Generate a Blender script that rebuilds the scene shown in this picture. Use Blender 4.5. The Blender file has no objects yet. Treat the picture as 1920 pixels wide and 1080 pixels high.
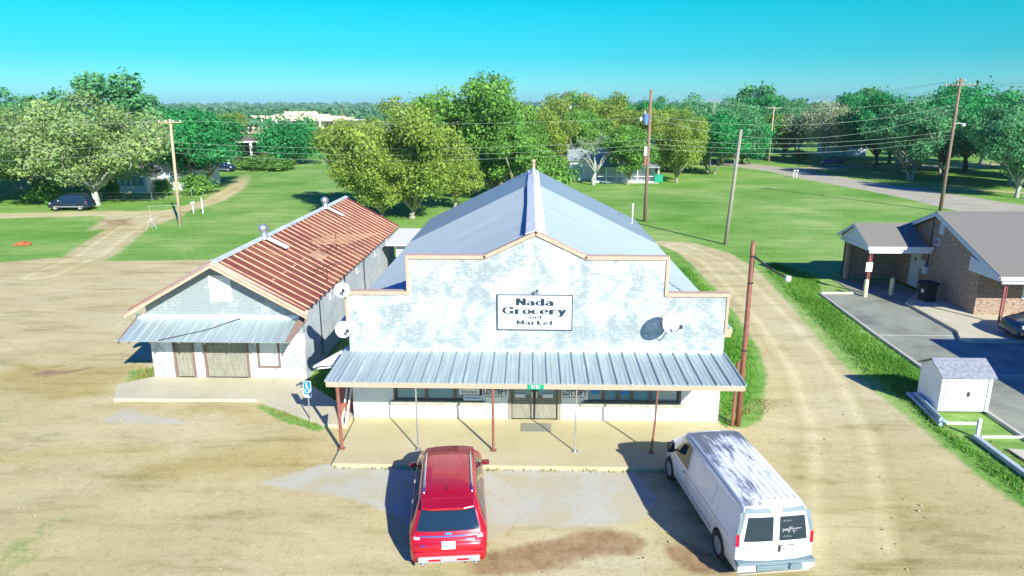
import bpy, math, random
import numpy as np
from mathutils import Vector, Matrix, noise as mnoise
R = math.radians
random.seed(7)
rng = np.random.default_rng(7)
sc = bpy.context.scene
col = sc.collection

# ------------------------------------------------------------------ camera
CAM_H = 11.4
cam_d = bpy.data.cameras.new('camera')
cam = bpy.data.objects.new('camera', cam_d)
col.objects.link(cam)
cam_d.sensor_width = 36.0
cam_d.lens = 36.0 * 1300 / 1920
cam_d.clip_start = 0.1
cam_d.clip_end = 9000
cam.location = (0, 0, CAM_H)
cam.rotation_euler = (R(90 - 14.698), 0, R(1.5))
sc.camera = cam

# ------------------------------------------------------------------ sky, sun, exposure
SUN_EL = 29.3
sun_dir = Vector((0.5 * math.cos(R(SUN_EL)), -0.866 * math.cos(R(SUN_EL)), math.sin(R(SUN_EL))))
w = bpy.data.worlds.new('World')
sc.world = w
w.use_nodes = True
nt = w.node_tree
for n in list(nt.nodes):
    nt.nodes.remove(n)
out = nt.nodes.new('ShaderNodeOutputWorld')
bg = nt.nodes.new('ShaderNodeBackground')
sky = nt.nodes.new('ShaderNodeTexSky')
sky.sky_type = 'NISHITA'
sky.sun_disc = False
sky.sun_elevation = R(SUN_EL)
sky.sun_rotation = math.atan2(sun_dir.x, sun_dir.y)
sky.air_density = 1.0
sky.dust_density = 0.3
sky.ozone_density = 3.0
tc = nt.nodes.new('ShaderNodeTexCoord')
sep = nt.nodes.new('ShaderNodeSeparateXYZ')
nt.links.new(tc.outputs['Generated'], sep.inputs[0])
ramp = nt.nodes.new('ShaderNodeValToRGB')
cr = ramp.color_ramp
cr.elements[0].position = 0.0
cr.elements[0].color = (0.22, 0.60, 0.98, 1)
cr.elements[1].position = 1.0
cr.elements[1].color = (0.0, 0.34, 1.7, 1)
for p_, c_ in ((0.022, (0.25, 0.72, 0.98, 1)), (0.065, (0.08, 0.68, 0.84, 1)), (0.135, (0.0, 0.80, 0.80, 1)), (0.35, (0.0, 0.45, 1.25, 1))):
    e_ = cr.elements.new(p_)
    e_.color = c_
nt.links.new(sep.outputs[2], ramp.inputs[0])
mx = nt.nodes.new('ShaderNodeMix')
mx.data_type = 'RGBA'
mx.blend_type = 'MULTIPLY'
mx.inputs[0].default_value = 1.0
nt.links.new(sky.outputs[0], mx.inputs[6])
nt.links.new(ramp.outputs[0], mx.inputs[7])
nt.links.new(mx.outputs[2], bg.inputs[0])
bg.inputs[1].default_value = 0.085
nt.links.new(bg.outputs[0], out.inputs[0])
sun_l = bpy.data.lights.new('sun', 'SUN')
sun_l.energy = 5.0
sun_l.angle = R(0.5)
sun_l.color = (1.0, 0.955, 0.88)
sun = bpy.data.objects.new('sun', sun_l)
col.objects.link(sun)
sun.rotation_euler = sun_dir.to_track_quat('Z', 'Y').to_euler()
sun.location = sun_dir * 60
sc.view_settings.view_transform = 'Standard'
sc.view_settings.look = 'None'
sc.view_settings.gamma = 1
sc.view_settings.exposure = 0.8
try:
    sc.cycles.max_bounces = 6
    sc.cycles.diffuse_bounces = 3
    sc.cycles.glossy_bounces = 3
    sc.cycles.transmission_bounces = 4
    sc.cycles.transparent_max_bounces = 8
    sc.cycles.use_denoising = True
except Exception:
    pass

# ------------------------------------------------------------------ mesh helpers
class MB:
    def __init__(self):
        self.v = []; self.f = []; self.m = []
    def add(self, vs, fs, m=0):
        n = len(self.v)
        self.v.extend([tuple(p) for p in vs])
        for f in fs:
            self.f.append([n + i for i in f]); self.m.append(m)
        return self
    def box(self, x0, x1, y0, y1, z0, z1, m=0, rot=None, piv=None):
        vs = [Vector((x, y, z)) for z in (z0, z1) for y in (y0, y1) for x in (x0, x1)]
        if rot is not None:
            c = Vector(piv) if piv else Vector(((x0 + x1) / 2, (y0 + y1) / 2, (z0 + z1) / 2))
            vs = [rot @ (p - c) + c for p in vs]
        return self.add(vs, [(0, 2, 3, 1), (4, 5, 7, 6), (0, 1, 5, 4), (2, 6, 7, 3), (0, 4, 6, 2), (1, 3, 7, 5)], m)
    def quad(self, a, b, c, d, m=0):
        return self.add([a, b, c, d], [(0, 1, 2, 3)], m)
    def slab(self, pts, t, m=0):
        """polygon pts (3d, planar) thickened by vector t"""
        n = len(pts); t = Vector(t)
        vs = [Vector(p) for p in pts] + [Vector(p) + t for p in pts]
        fs = [tuple(range(n))[::-1], tuple(range(n, 2 * n))]
        for i in range(n):
            j = (i + 1) % n
            fs.append((i, j, n + j, n + i))
        return self.add(vs, fs, m)
    def tube(self, pts, r, n=8, m=0, caps=True):
        pts = [Vector(p) for p in pts]
        if not hasattr(r, '__len__'):
            r = [r] * len(pts)
        base = len(self.v); prev = None
        for i, p in enumerate(pts):
            d = (pts[min(i + 1, len(pts) - 1)] - pts[max(i - 1, 0)])
            if d.length < 1e-9: d = Vector((0, 0, 1))
            d.normalize()
            if prev is None:
                a = d.orthogonal().normalized()
            else:
                a = (prev - d * prev.dot(d))
                a = a.normalized() if a.length > 1e-6 else d.orthogonal().normalized()
            prev = a; b = d.cross(a)
            for k in range(n):
                t = 2 * math.pi * k / n
                self.v.append(tuple(p + (a * math.cos(t) + b * math.sin(t)) * r[i]))
        for i in range(len(pts) - 1):
            for k in range(n):
                k2 = (k + 1) % n
                self.f.append([base + i * n + k, base + i * n + k2, base + (i + 1) * n + k2, base + (i + 1) * n + k]); self.m.append(m)
        if caps:
            self.f.append([base + k for k in range(n)][::-1]); self.m.append(m)
            e = base + (len(pts) - 1) * n
            self.f.append([e + k for k in range(n)]); self.m.append(m)
        return self
    def lathe(self, prof, c, axis=(0, 0, 1), n=20, m=0):
        """prof: list of (r, h) along axis from c"""
        ax = Vector(axis).normalized(); a = ax.orthogonal().normalized(); b = ax.cross(a); c = Vector(c)
        base = len(self.v)
        for r, h in prof:
            for k in range(n):
                t = 2 * math.pi * k / n
                self.v.append(tuple(c + ax * h + (a * math.cos(t) + b * math.sin(t)) * r))
        for i in range(len(prof) - 1):
            for k in range(n):
                k2 = (k + 1) % n
                self.f.append([base + i * n + k, base + i * n + k2, base + (i + 1) * n + k2, base + (i + 1) * n + k]); self.m.append(m)
        return self
    def build(self, name, mats, parent=None, smooth=False, bevel=0, loc=None):
        me = bpy.data.meshes.new(name)
        me.from_pydata(self.v, [], self.f)
        if not isinstance(mats, (list, tuple)): mats = [mats]
        for mt in mats: me.materials.append(mt)
        if len(mats) > 1: me.polygons.foreach_set('material_index', self.m)
        if smooth: me.polygons.foreach_set('use_smooth', [True] * len(me.polygons))
        me.update()
        o = bpy.data.objects.new(name, me)
        col.objects.link(o)
        if parent is not None: o.parent = parent
        if loc is not None: o.location = loc
        if bevel:
            b = o.modifiers.new('bevel', 'BEVEL'); b.width = bevel; b.segments = 2; b.limit_method = 'ANGLE'; b.angle_limit = R(40)
        return o

def tag(o, label=None, cat=None, group=None, kind=None):
    if label: o['label'] = label
    if cat: o['category'] = cat
    if group: o['group'] = group
    if kind: o['kind'] = kind
    return o

def empty(name, loc=(0, 0, 0), rz=0, label=None, cat=None, group=None):
    o = bpy.data.objects.new(name, None)
    o.empty_display_size = 0.2
    col.objects.link(o)
    o.location = loc; o.rotation_euler = (0, 0, rz)
    return tag(o, label, cat, group)

def kids(o):
    return [c for c in bpy.data.objects if c.parent == o]

def copy_tree(o, parent=None):
    c = o.copy(); col.objects.link(c)
    c.parent = parent
    for ch in kids(o): copy_tree(ch, c)
    return c

def text_mesh(body, size, mat, parent, loc, rot, name='lettering', bold=0.0, xs=1.0, align='CENTER', depth=0.002, space=1.0):
    cu = bpy.data.curves.new(name, 'FONT')
    cu.body = body; cu.size = size; cu.align_x = align; cu.align_y = 'CENTER'
    cu.offset = bold; cu.extrude = depth; cu.space_character = space
    t = bpy.data.objects.new(name, cu)
    col.objects.link(t)
    bpy.context.view_layer.update()
    me = bpy.data.meshes.new_from_object(t)
    bpy.data.objects.remove(t)
    me.materials.clear(); me.materials.append(mat)
    me.transform(Matrix.Scale(xs, 4, (1, 0, 0)))
    o = bpy.data.objects.new(name, me)
    col.objects.link(o)
    o.parent = parent; o.location = loc; o.rotation_euler = rot
    return o

# ------------------------------------------------------------------ materials
def new_mat(name):
    m = bpy.data.materials.new(name); m.use_nodes = True
    nt = m.node_tree
    return m, nt, nt.nodes['Principled BSDF']

def N(nt, t, **kw):
    n = nt.nodes.new(t)
    for k, v in kw.items(): setattr(n, k, v)
    return n

def noise_node(nt, scale, detail=5, rough=0.55, coord='Object', vec=None, stretch=None, dist=0.0):
    n = N(nt, 'ShaderNodeTexNoise')
    n.inputs['Scale'].default_value = scale
    n.inputs['Detail'].default_value = detail
    n.inputs['Roughness'].default_value = rough
    n.inputs['Distortion'].default_value = dist
    if vec is None:
        t = N(nt, 'ShaderNodeTexCoord'); vec = t.outputs[coord]
    if stretch:
        mp = N(nt, 'ShaderNodeMapping'); mp.inputs['Scale'].default_value = stretch
        nt.links.new(vec, mp.inputs[0]); vec = mp.outputs[0]
    nt.links.new(vec, n.inputs['Vector'])
    return n

def ramp_node(nt, src, stops, interp='LINEAR'):
    r = N(nt, 'ShaderNodeValToRGB')
    r.color_ramp.interpolation = interp
    els = r.color_ramp.elements
    while len(els) > 1: els.remove(els[-1])
    def c4(c):
        if not hasattr(c, '__len__'): c = (c, c, c)
        return tuple(c) + (1,) if len(c) == 3 else c
    els[0].position = stops[0][0]; els[0].color = c4(stops[0][1])
    for p, c in stops[1:]:
        e = els.new(p); e.color = c4(c)
    nt.links.new(src, r.inputs[0])
    return r

def mixc(nt, fac, a, b, mode='MIX'):
    m = N(nt, 'ShaderNodeMix'); m.data_type = 'RGBA'; m.blend_type = mode
    if hasattr(fac, 'is_linked'): nt.links.new(fac, m.inputs[0])
    else: m.inputs[0].default_value = fac
    for i, x in ((6, a), (7, b)):
        if hasattr(x, 'is_linked'): nt.links.new(x, m.inputs[i])
        else: m.inputs[i].default_value = tuple(x) + (1,) if len(x) == 3 else x
    return m.outputs[2]

def bump(nt, bsdf, h, strength=0.3, dist=0.02):
    b = N(nt, 'ShaderNodeBump')
    b.inputs['Strength'].default_value = strength; b.inputs['Distance'].default_value = dist
    nt.links.new(h, b.inputs['Height']); nt.links.new(b.outputs[0], bsdf.inputs['Normal'])

def simple(name, c, rough=0.6, metal=0.0, var=0.12, scale=3.0, spec=0.4, coat=0.0, bmp=0.0, stretch=None):
    m, nt, b = new_mat(name)
    b.inputs['Roughness'].default_value = rough
    b.inputs['Metallic'].default_value = metal
    b.inputs['Specular IOR Level'].default_value = spec
    if coat: b.inputs['Coat Weight'].default_value = coat; b.inputs['Coat Roughness'].default_value = 0.05
    if var > 0:
        n = noise_node(nt, scale, stretch=stretch)
        r = ramp_node(nt, n.outputs[0], [(0.25, tuple(x * (1 - var) for x in c)), (0.75, tuple(min(1, x * (1 + var)) for x in c))])
        nt.links.new(r.outputs[0], b.inputs['Base Color'])
        if bmp: bump(nt, b, n.outputs[0], bmp)
    else:
        b.inputs['Base Color'].default_value = tuple(c) + (1,)
    return m

def glass_mat(name, c=(0.02, 0.05, 0.07), rough=0.05):
    m, nt, b = new_mat(name)
    b.inputs['Base Color'].default_value = tuple(c) + (1,)
    b.inputs['Roughness'].default_value = rough
    b.inputs['Specular IOR Level'].default_value = 0.8
    n = noise_node(nt, 1.3, 2)
    bump(nt, b, n.outputs[0], 0.05)
    return m

def worn_paint(name, white=(0.82, 0.83, 0.82), under=(0.275, 0.325, 0.33), amount=0.5, brick=True, sc_=0.5, bw=0.3, bh=0.1):
    m, nt, b = new_mat(name)
    b.inputs['Roughness'].default_value = 0.75
    n1 = noise_node(nt, sc_ * 1.5, 10, 0.78, dist=0.2)
    n2 = noise_node(nt, 5.0, 8, 0.8, stretch=(1, 1, 2.2))
    ad = N(nt, 'ShaderNodeMath', operation='MULTIPLY_ADD'); ad.inputs[1].default_value = 0.55
    nt.links.new(n2.outputs[0], ad.inputs[0]); nt.links.new(n1.outputs[0], ad.inputs[2])
    fac = ramp_node(nt, ad.outputs[0], [(amount + 0.27, (0, 0, 0)), (amount + 0.34, (0.6, 0.6, 0.6)), (amount + 0.46, (1, 1, 1))])
    colr = mixc(nt, fac.outputs[0], white, under)
    if brick:
        tcx = N(nt, 'ShaderNodeTexCoord'); mp = N(nt, 'ShaderNodeMapping')
        mp.inputs['Rotation'].default_value = (R(90), 0, 0)
        nt.links.new(tcx.outputs['Object'], mp.inputs[0])
        br = N(nt, 'ShaderNodeTexBrick')
        br.inputs['Scale'].default_value = 1.0
        br.inputs['Brick Width'].default_value = bw; br.inputs['Row Height'].default_value = bh
        br.inputs['Mortar Size'].default_value = 0.014
        br.inputs['Color1'].default_value = (1, 1, 1, 1); br.inputs['Color2'].default_value = (0.94, 0.95, 0.95, 1)
        br.inputs['Mortar'].default_value = (0.84, 0.88, 0.89, 1)
        nt.links.new(mp.outputs[0], br.inputs['Vector'])
        colr = mixc(nt, 1.0, colr, br.outputs[0], 'MULTIPLY')
        bump(nt, b, br.outputs[1], -0.12, 0.01)
    nt.links.new(colr, b.inputs['Base Color'])
    return m

def brick_mat(name, c1, c2, mortar, axis='x'):
    m, nt, b = new_mat(name)
    b.inputs['Roughness'].default_value = 0.85
    tcx = N(nt, 'ShaderNodeTexCoord'); sp = N(nt, 'ShaderNodeSeparateXYZ'); cb = N(nt, 'ShaderNodeCombineXYZ')
    nt.links.new(tcx.outputs['Object'], sp.inputs[0])
    su = N(nt, 'ShaderNodeMath', operation='ADD')
    nt.links.new(sp.outputs[0], su.inputs[0]); nt.links.new(sp.outputs[1], su.inputs[1])
    nt.links.new(su.outputs[0], cb.inputs[0]); nt.links.new(sp.outputs[2], cb.inputs[1])
    br = N(nt, 'ShaderNodeTexBrick')
    br.inputs['Scale'].default_value = 1.0
    br.inputs['Brick Width'].default_value = 0.26; br.inputs['Row Height'].default_value = 0.09
    br.inputs['Mortar Size'].default_value = 0.012; br.inputs['Bias'].default_value = -0.1
    br.inputs['Color1'].default_value = c1 + (1,); br.inputs['Color2'].default_value = c2 + (1,)
    br.inputs['Mortar'].default_value = mortar + (1,)
    nt.links.new(cb.outputs[0], br.inputs['Vector'])
    n = noise_node(nt, 5.0, 6, 0.7, vec=cb.outputs[0], stretch=(1, 3.5, 1))
    r = ramp_node(nt, n.outputs[0], [(0.38, 0.28), (0.52, 0.95), (0.8, 1.25)])
    nt.links.new(mixc(nt, 1.0, br.outputs[0], r.outputs[0], 'MULTIPLY'), b.inputs['Base Color'])
    bump(nt, b, br.outputs[1], -0.3, 0.01)
    return m

def leaf_mat(name, c1, c2, trans=0.35):
    m = bpy.data.materials.new(name); m.use_nodes = True
    nt = m.node_tree
    for n in list(nt.nodes): nt.nodes.remove(n)
    o = N(nt, 'ShaderNodeOutputMaterial')
    at = N(nt, 'ShaderNodeAttribute'); at.attribute_name = 'tone'
    n = noise_node(nt, 0.35, 2)
    a = N(nt, 'ShaderNodeMath', operation='MULTIPLY_ADD'); a.inputs[1].default_value = 0.6
    nt.links.new(at.outputs['Fac'], a.inputs[0])
    s = N(nt, 'ShaderNodeMath', operation='MULTIPLY'); s.inputs[1].default_value = 0.5
    nt.links.new(n.outputs[0], s.inputs[0]); nt.links.new(s.outputs[0], a.inputs[2])
    r = ramp_node(nt, a.outputs[0], [(0.15, c1), (0.78, c2)])
    d = N(nt, 'ShaderNodeBsdfDiffuse'); t = N(nt, 'ShaderNodeBsdfTranslucent'); ms = N(nt, 'ShaderNodeMixShader')
    ms.inputs[0].default_value = trans
    nt.links.new(r.outputs[0], d.inputs[0]); nt.links.new(r.outputs[0], t.inputs[0])
    nt.links.new(d.outputs[0], ms.inputs[1]); nt.links.new(t.outputs[0], ms.inputs[2])
    nt.links.new(ms.outputs[0], o.inputs[0])
    return m

def car_paint(name, c, metal=0.35, rough=0.28):
    m, nt, b = new_mat(name)
    b.inputs['Base Color'].default_value = tuple(c) + (1,)
    b.inputs['Metallic'].default_value = metal; b.inputs['Roughness'].default_value = rough
    b.inputs['Coat Weight'].default_value = 0.8; b.inputs['Coat Roughness'].default_value = 0.06
    n = noise_node(nt, 1.2, 3)
    r = ramp_node(nt, n.outputs[0], [(0.3, tuple(x * 0.9 for x in c)), (0.7, tuple(min(1, x * 1.08) for x in c))])
    nt.links.new(r.outputs[0], b.inputs['Base Color'])
    return m

M = {}
M['facade'] = worn_paint('worn white painted brick', amount=0.385)
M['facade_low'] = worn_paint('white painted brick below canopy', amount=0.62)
M['front2'] = worn_paint('worn white stucco', amount=0.44, brick=True, sc_=0.28, bw=3.0, bh=0.14)
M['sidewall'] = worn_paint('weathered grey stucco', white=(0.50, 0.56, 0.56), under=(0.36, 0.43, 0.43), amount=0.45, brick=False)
M['white'] = simple('white paint', (0.78, 0.79, 0.78), 0.5, var=0.05)
M['white_metal'] = simple('white painted metal', (0.75, 0.77, 0.78), 0.35, var=0.05)
M['tan'] = simple('tan trim paint', (0.52, 0.36, 0.25), 0.6, var=0.12, scale=6)
M['tan2'] = simple('tan metal flashing', (0.56, 0.40, 0.28), 0.55, var=0.15)
M['brownpost'] = simple('red brown painted steel', (0.26, 0.10, 0.07), 0.55, var=0.2, scale=8)
M['redpost'] = simple('red brown porch paint', (0.36, 0.11, 0.10), 0.5, var=0.15)
M['wood'] = simple('weathered grey wood', (0.27, 0.265, 0.205), 0.85, var=0.4, scale=5, stretch=(6, 6, 0.6), bmp=0.3)
M['wood_brown'] = simple('weathered brown boards', (0.21, 0.14, 0.115), 0.85, var=0.4, scale=5, stretch=(7, 7, 0.6), bmp=0.3)
M['sill'] = simple('weathered window sill', (0.42, 0.41, 0.32), 0.85, var=0.35, scale=9, bmp=0.3)
M['polewood'] = simple('brown pole timber', (0.24, 0.16, 0.11), 0.9, var=0.35, scale=6, stretch=(8, 8, 0.5), bmp=0.3)
M['polewood2'] = simple('pale pole timber', (0.48, 0.37, 0.24), 0.9, var=0.3, scale=6, stretch=(8, 8, 0.5), bmp=0.3)
M['polegrey'] = simple('grey pole timber', (0.30, 0.28, 0.22), 0.9, var=0.3, scale=6, stretch=(8, 8, 0.5), bmp=0.3)
M['dark'] = simple('dark interior', (0.02, 0.025, 0.03), 0.9, var=0)
M['black'] = simple('black rubber', (0.02, 0.02, 0.022), 0.75, var=0.1)
M['blackmetal'] = simple('dark metal', (0.05, 0.05, 0.055), 0.5, metal=0.4, var=0.1)
M['glass'] = glass_mat('window glass', (0.16, 0.36, 0.42))
M['carglass'] = glass_mat('vehicle glass', (0.012, 0.03, 0.045))
M['steel'] = simple('galvanised steel', (0.55, 0.57, 0.57), 0.35, metal=0.7, var=0.15)
M['chrome'] = simple('chrome trim', (0.75, 0.76, 0.77), 0.15, metal=1.0, var=0)
M['ink'] = simple('dark lettering paint', (0.012, 0.035, 0.06), 0.6, var=0)
M['green_sign'] = simple('green reflective sheet', (0.01, 0.32, 0.16), 0.5, var=0.05)
M['blue_sign'] = simple('blue reflective sheet', (0.01, 0.24, 0.62), 0.45, var=0.05)
M['bricks'] = brick_mat('brown brick', (0.33, 0.225, 0.165), (0.43, 0.31, 0.215), (0.36, 0.30, 0.235))
M['shingle'] = simple('grey asphalt shingle', (0.185, 0.18, 0.15), 0.9, var=0.18, scale=12, stretch=(0.6, 4, 4), bmp=0.4)
M['bluewhite'] = simple('white siding', (0.55, 0.62, 0.66), 0.6, var=0.06)
M['cream'] = simple('cream masonry', (0.74, 0.66, 0.40), 0.8, var=0.08, scale=0.3)
M['bollard'] = simple('pale yellow bollard paint', (0.70, 0.64, 0.38), 0.6, var=0.08)
M['red_metal'] = simple('red metal', (0.30, 0.06, 0.05), 0.6, var=0.2)
M['rope'] = simple('cable insulation', (0.26, 0.34, 0.27), 0.6, var=0)
M['rope_dark'] = simple('dark cable', (0.05, 0.06, 0.07), 0.6, var=0)
M['teal'] = simple('teal green plastic', (0.01, 0.30, 0.17), 0.5, var=0.1)
M['orange'] = simple('orange clay', (0.42, 0.12, 0.04), 0.9, var=0.25, scale=8)
M['transformer'] = simple('blue grey transformer paint', (0.10, 0.20, 0.33), 0.45, var=0.08)
M['bark_pale'] = simple('pale bark', (0.30, 0.28, 0.20), 0.95, var=0.3, scale=4, bmp=0.5)
M['bark_grey'] = simple('silvery bark', (0.36, 0.38, 0.33), 0.95, var=0.3, scale=4, bmp=0.5)
M['bark_dark'] = simple('dark bark', (0.13, 0.11, 0.09), 0.95, var=0.3, scale=4, bmp=0.5)

# galvanised corrugated roofing (streaks run down the slope, along local x)
def roof_metal(name, c1, c2, c3, rough=0.45, metal=0.28, fine=9.0):
    m, nt, b = new_mat(name)
    b.inputs['Roughness'].default_value = rough; b.inputs['Metallic'].default_value = metal
    n1 = noise_node(nt, 1.0, 6, 0.65, stretch=(0.16, 2.2, 0.16))
    n2 = noise_node(nt, 1.0, 4, 0.6, stretch=(0.5, fine, 0.5))
    mm = N(nt, 'ShaderNodeMath', operation='MULTIPLY_ADD'); mm.inputs[1].default_value = 0.45
    nt.links.new(n2.outputs[0], mm.inputs[0]); nt.links.new(n1.outputs[0], mm.inputs[2])
    r = ramp_node(nt, mm.outputs[0], [(0.5, c1), (0.72, c2), (0.92, c3)])
    nt.links.new(r.outputs[0], b.inputs['Base Color'])
    wv = N(nt, 'ShaderNodeTexWave'); wv.bands_direction = 'Y'; wv.inputs['Scale'].default_value = 2.1
    t = N(nt, 'ShaderNodeTexCoord'); nt.links.new(t.outputs['Object'], wv.inputs['Vector'])
    bump(nt, b, wv.outputs[1], 0.15, 0.02)
    return m
M['roof'] = roof_metal('galvanised roofing', (0.34, 0.425, 0.42), (0.375, 0.46, 0.455), (0.44, 0.53, 0.525))
def awning_metal():
    m, nt, b = new_mat('galvanised canopy sheet')
    b.inputs['Roughness'].default_value = 0.42; b.inputs['Metallic'].default_value = 0.25
    n1 = noise_node(nt, 1.0, 5, 0.65, stretch=(14, 0.5, 1))
    r = ramp_node(nt, n1.outputs[0], [(0.3, (0.29, 0.38, 0.38)), (0.52, (0.36, 0.45, 0.445)), (0.76, (0.54, 0.62, 0.62))])
    nt.links.new(r.outputs[0], b.inputs['Base Color'])
    return m
M['awning'] = awning_metal()
def rust_roof():
    m, nt, b = new_mat('rusted roofing')
    b.inputs['Roughness'].default_value = 0.85
    n1 = noise_node(nt, 1.0, 7, 0.7, stretch=(0.35, 0.9, 0.35), dist=0.4)
    n2 = noise_node(nt, 7.0, 5, 0.7)
    r = ramp_node(nt, n1.outputs[0], [(0.32, (0.15, 0.035, 0.028)), (0.5, (0.22, 0.058, 0.035)), (0.64, (0.31, 0.115, 0.05)), (0.76, (0.48, 0.30, 0.13))])
    r2 = ramp_node(nt, n2.outputs[0], [(0.3, 0.75), (0.7, 1.2)])
    nt.links.new(mixc(nt, 1.0, r.outputs[0], r2.outputs[0], 'MULTIPLY'), b.inputs['Base Color'])
    return m
M['rust'] = rust_roof()
M['rib'] = simple('pale worn seam metal', (0.46, 0.28, 0.16), 0.6, var=0.45, scale=1.6)
# ------------------------------------------------------------------ terrain sheet with soft-edged worn areas
def spaced(parts):
    a = [parts[0][0]]
    for (x0, x1, s0, s1) in parts:
        x = x0
        while x < x1 - 1e-6:
            t = (x - x0) / (x1 - x0)
            x = min(x + s0 + (s1 - s0) * t, x1)
            a.append(x)
    return np.array(a)
gx = spaced([(-4000, -700, 500, 60), (-700, -90, 40, 1.4), (-90, -28, 1.2, 0.3), (-28, 20, 0.2, 0.2), (20, 90, 0.3, 1.6), (90, 800, 2, 50), (800, 4000, 60, 500)])
gy = spaced([(-60, 8, 12, 1), (8, 34, 0.2, 0.2), (34, 70, 0.25, 0.4), (70, 170, 0.5, 1.2), (170, 800, 2, 40), (800, 6000, 60, 800)])
GX, GY = np.meshgrid(gx, gy)
def pdist(X, Y, poly):
    """signed distance, negative inside"""
    d = np.full(X.shape, 1e9); inside = np.zeros(X.shape, bool)
    n = len(poly)
    for i in range(n):
        ax, ay = poly[i]; bx, by = poly[(i + 1) % n]
        ex, ey = bx - ax, by - ay; wx, wy = X - ax, Y - ay
        t = np.clip((wx * ex + wy * ey) / (ex * ex + ey * ey + 1e-12), 0, 1)
        d = np.minimum(d, (wx - ex * t) ** 2 + (wy - ey * t) ** 2)
        c = ((ay > Y) != (by > Y)) & (X < ex * (Y - ay) / (ey if ey != 0 else 1e-12) + ax)
        inside ^= c
    d = np.sqrt(d)
    return np.where(inside, -d, d)
def ldist(X, Y, line):
    d = np.full(X.shape, 1e9)
    for i in range(len(line) - 1):
        ax, ay = line[i]; bx, by = line[i + 1]
        ex, ey = bx - ax, by - ay; wx, wy = X - ax, Y - ay
        t = np.clip((wx * ex + wy * ey) / (ex * ex + ey * ey + 1e-12), 0, 1)
        d = np.minimum(d, (wx - ex * t) ** 2 + (wy - ey * t) ** 2)
    return np.sqrt(d)
def soft(d, w): return np.clip(0.5 - d / (2 * w), 0, 1)
LOT = [(-39.9, 50.0), (-37.2, 51.8), (-32.2, 50.8), (-28.3, 51.1), (-24.5, 51.6), (-18, 51.5), (-6, 50.5), (3, 52), (8, 54), (10, 58.0), (11.0, 60.2),
       (14.1, 59.3), (16.1, 54.8), (16.4, 49.2), (15.5, 40.1), (14.6, 33.3), (14.3, 29.0), (14.3, 26.1), (14.4, 23.3), (14.35, 20.7), (14.6, 16), (15, 8), (16, -40), (-120, -40), (-120, 50)]
ISLE = [(8.0, 54), (11.0, 58.2), (11.9, 55.8), (12.1, 50.0), (12.0, 43.1), (11.7, 37.8), (11.2, 32.4), (10.5, 28.9), (9.3, 25.8), (8.3, 24.6), (7.6, 24.2), (6.5, 24.5), (6.5, 48), (6.8, 53)]
GAPG = [(-9.7, 27.3), (-8.6, 25.9), (-7.0, 24.3), (-6.3, 24.0), (-6.3, 49), (-9.7, 49)]
LANE_A = [(-33, 44), (-34.8, 53), (-37.2, 60), (-39.2, 66.5), (-40.8, 72.5), (-47, 75.0), (-57, 72.5), (-80, 68), (-120, 62)]
LANE_B = [(-40, 71), (-39.5, 79), (-39.6, 86), (-42.5, 99.5), (-46.5, 112), (-49, 120)]
ROAD = [(-10, 168), (32, 155.5), (39.5, 152.2), (45.2, 149), (49.6, 131.5), (52.2, 114.9), (54.6, 102.0), (56.9, 93.4), (58.7, 83.7), (60, 60), (62, 20), (50, 20), (49, 60), (48.3, 74.1), (47.9, 81.2), (48.1, 89.9), (46.8, 100.5), (44.3, 113), (43.2, 127.0), (39.7, 138.3), (29.5, 142.8), (-10, 150)]
PALE = [(-8.5, 19.2), (-7.4, 20.0), (-6.4, 20.6), (3.3, 20.8), (3.9, 18.8), (3.2, 17.5), (1.0, 17.1), (-0.4, 17.2), (-1.3, 16.2), (-3.0, 16.3), (-3.7, 17.5), (-5.7, 18.6), (-7.1, 18.9)]
MUD1 = [(-1.6, 15.9), (-0.4, 16.35), (0.7, 16.6), (1.6, 17.15), (2.8, 17.1), (3.3, 16.6), (3.0, 15.9), (1.8, 15.8), (1.0, 15.4), (0.0, 15.0), (-1.6, 14.9)]
MUDS = [MUD1, [(-22.1, 28.1), (-21.6, 28.6), (-20.4, 28.7), (-19.7, 29.3), (-19.6, 28.7), (-20.6, 27.9), (-21.6, 27.6)],
        [(3.6, 16.5), (4.5, 16.6), (5.4, 15.6), (5.2, 15.1), (4.2, 15.1), (3.6, 15.7)], [(5.2, 15.2), (8.0, 15.3), (8.2, 14.6), (5.0, 14.6)]]
PATCH = [(-15.9, 23.3), (-16.0, 24.6), (-15.4, 24.7), (-14.9, 24.1), (-13.5, 23.8), (-12.4, 23.3)]
dirt = soft(pdist(GX, GY, LOT), 0.45)
dirt = np.minimum(dirt, 1 - soft(pdist(GX, GY, ISLE), 0.35))
dirt = np.minimum(dirt, 1 - soft(pdist(GX, GY, GAPG), 0.25))
laneA = soft(ldist(GX, GY, LANE_A) - 1.9, 0.9)
laneB = soft(ldist(GX, GY, LANE_B) - 1.7, 1.0) * np.clip(1.1 - (GY - 78) / 60, 0.35, 0.8)
wide = soft(pdist(GX, GY, [(-46, 75), (-42, 64), (-37, 66), (-37.5, 74), (-41, 78)]), 1.0)
drive2 = soft(ldist(GX, GY, [(52, 103), (60, 101), (72, 93), (90, 90)]) - 1.2, 0.8) * 0.9
drive3 = soft(ldist(GX, GY, [(47, 130), (60, 138), (80, 140), (110, 150)]) - 3.0, 1.0) * 0.9
scho = soft(pdist(GX, GY, [(-190, 300), (-95, 300), (-60, 345), (-80, 372), (-190, 372)]), 6)
dirt = np.maximum.reduce([dirt, laneA, laneB, wide, drive2, drive3, scho])
road = soft(pdist(GX, GY, ROAD), 0.5)
pale = np.maximum(soft(pdist(GX, GY, PALE), 0.35), soft(pdist(GX, GY, PATCH), 0.12) * 0.9)
mud = np.maximum.reduce([soft(pdist(GX, GY, p), 0.25) for p in MUDS])
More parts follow.
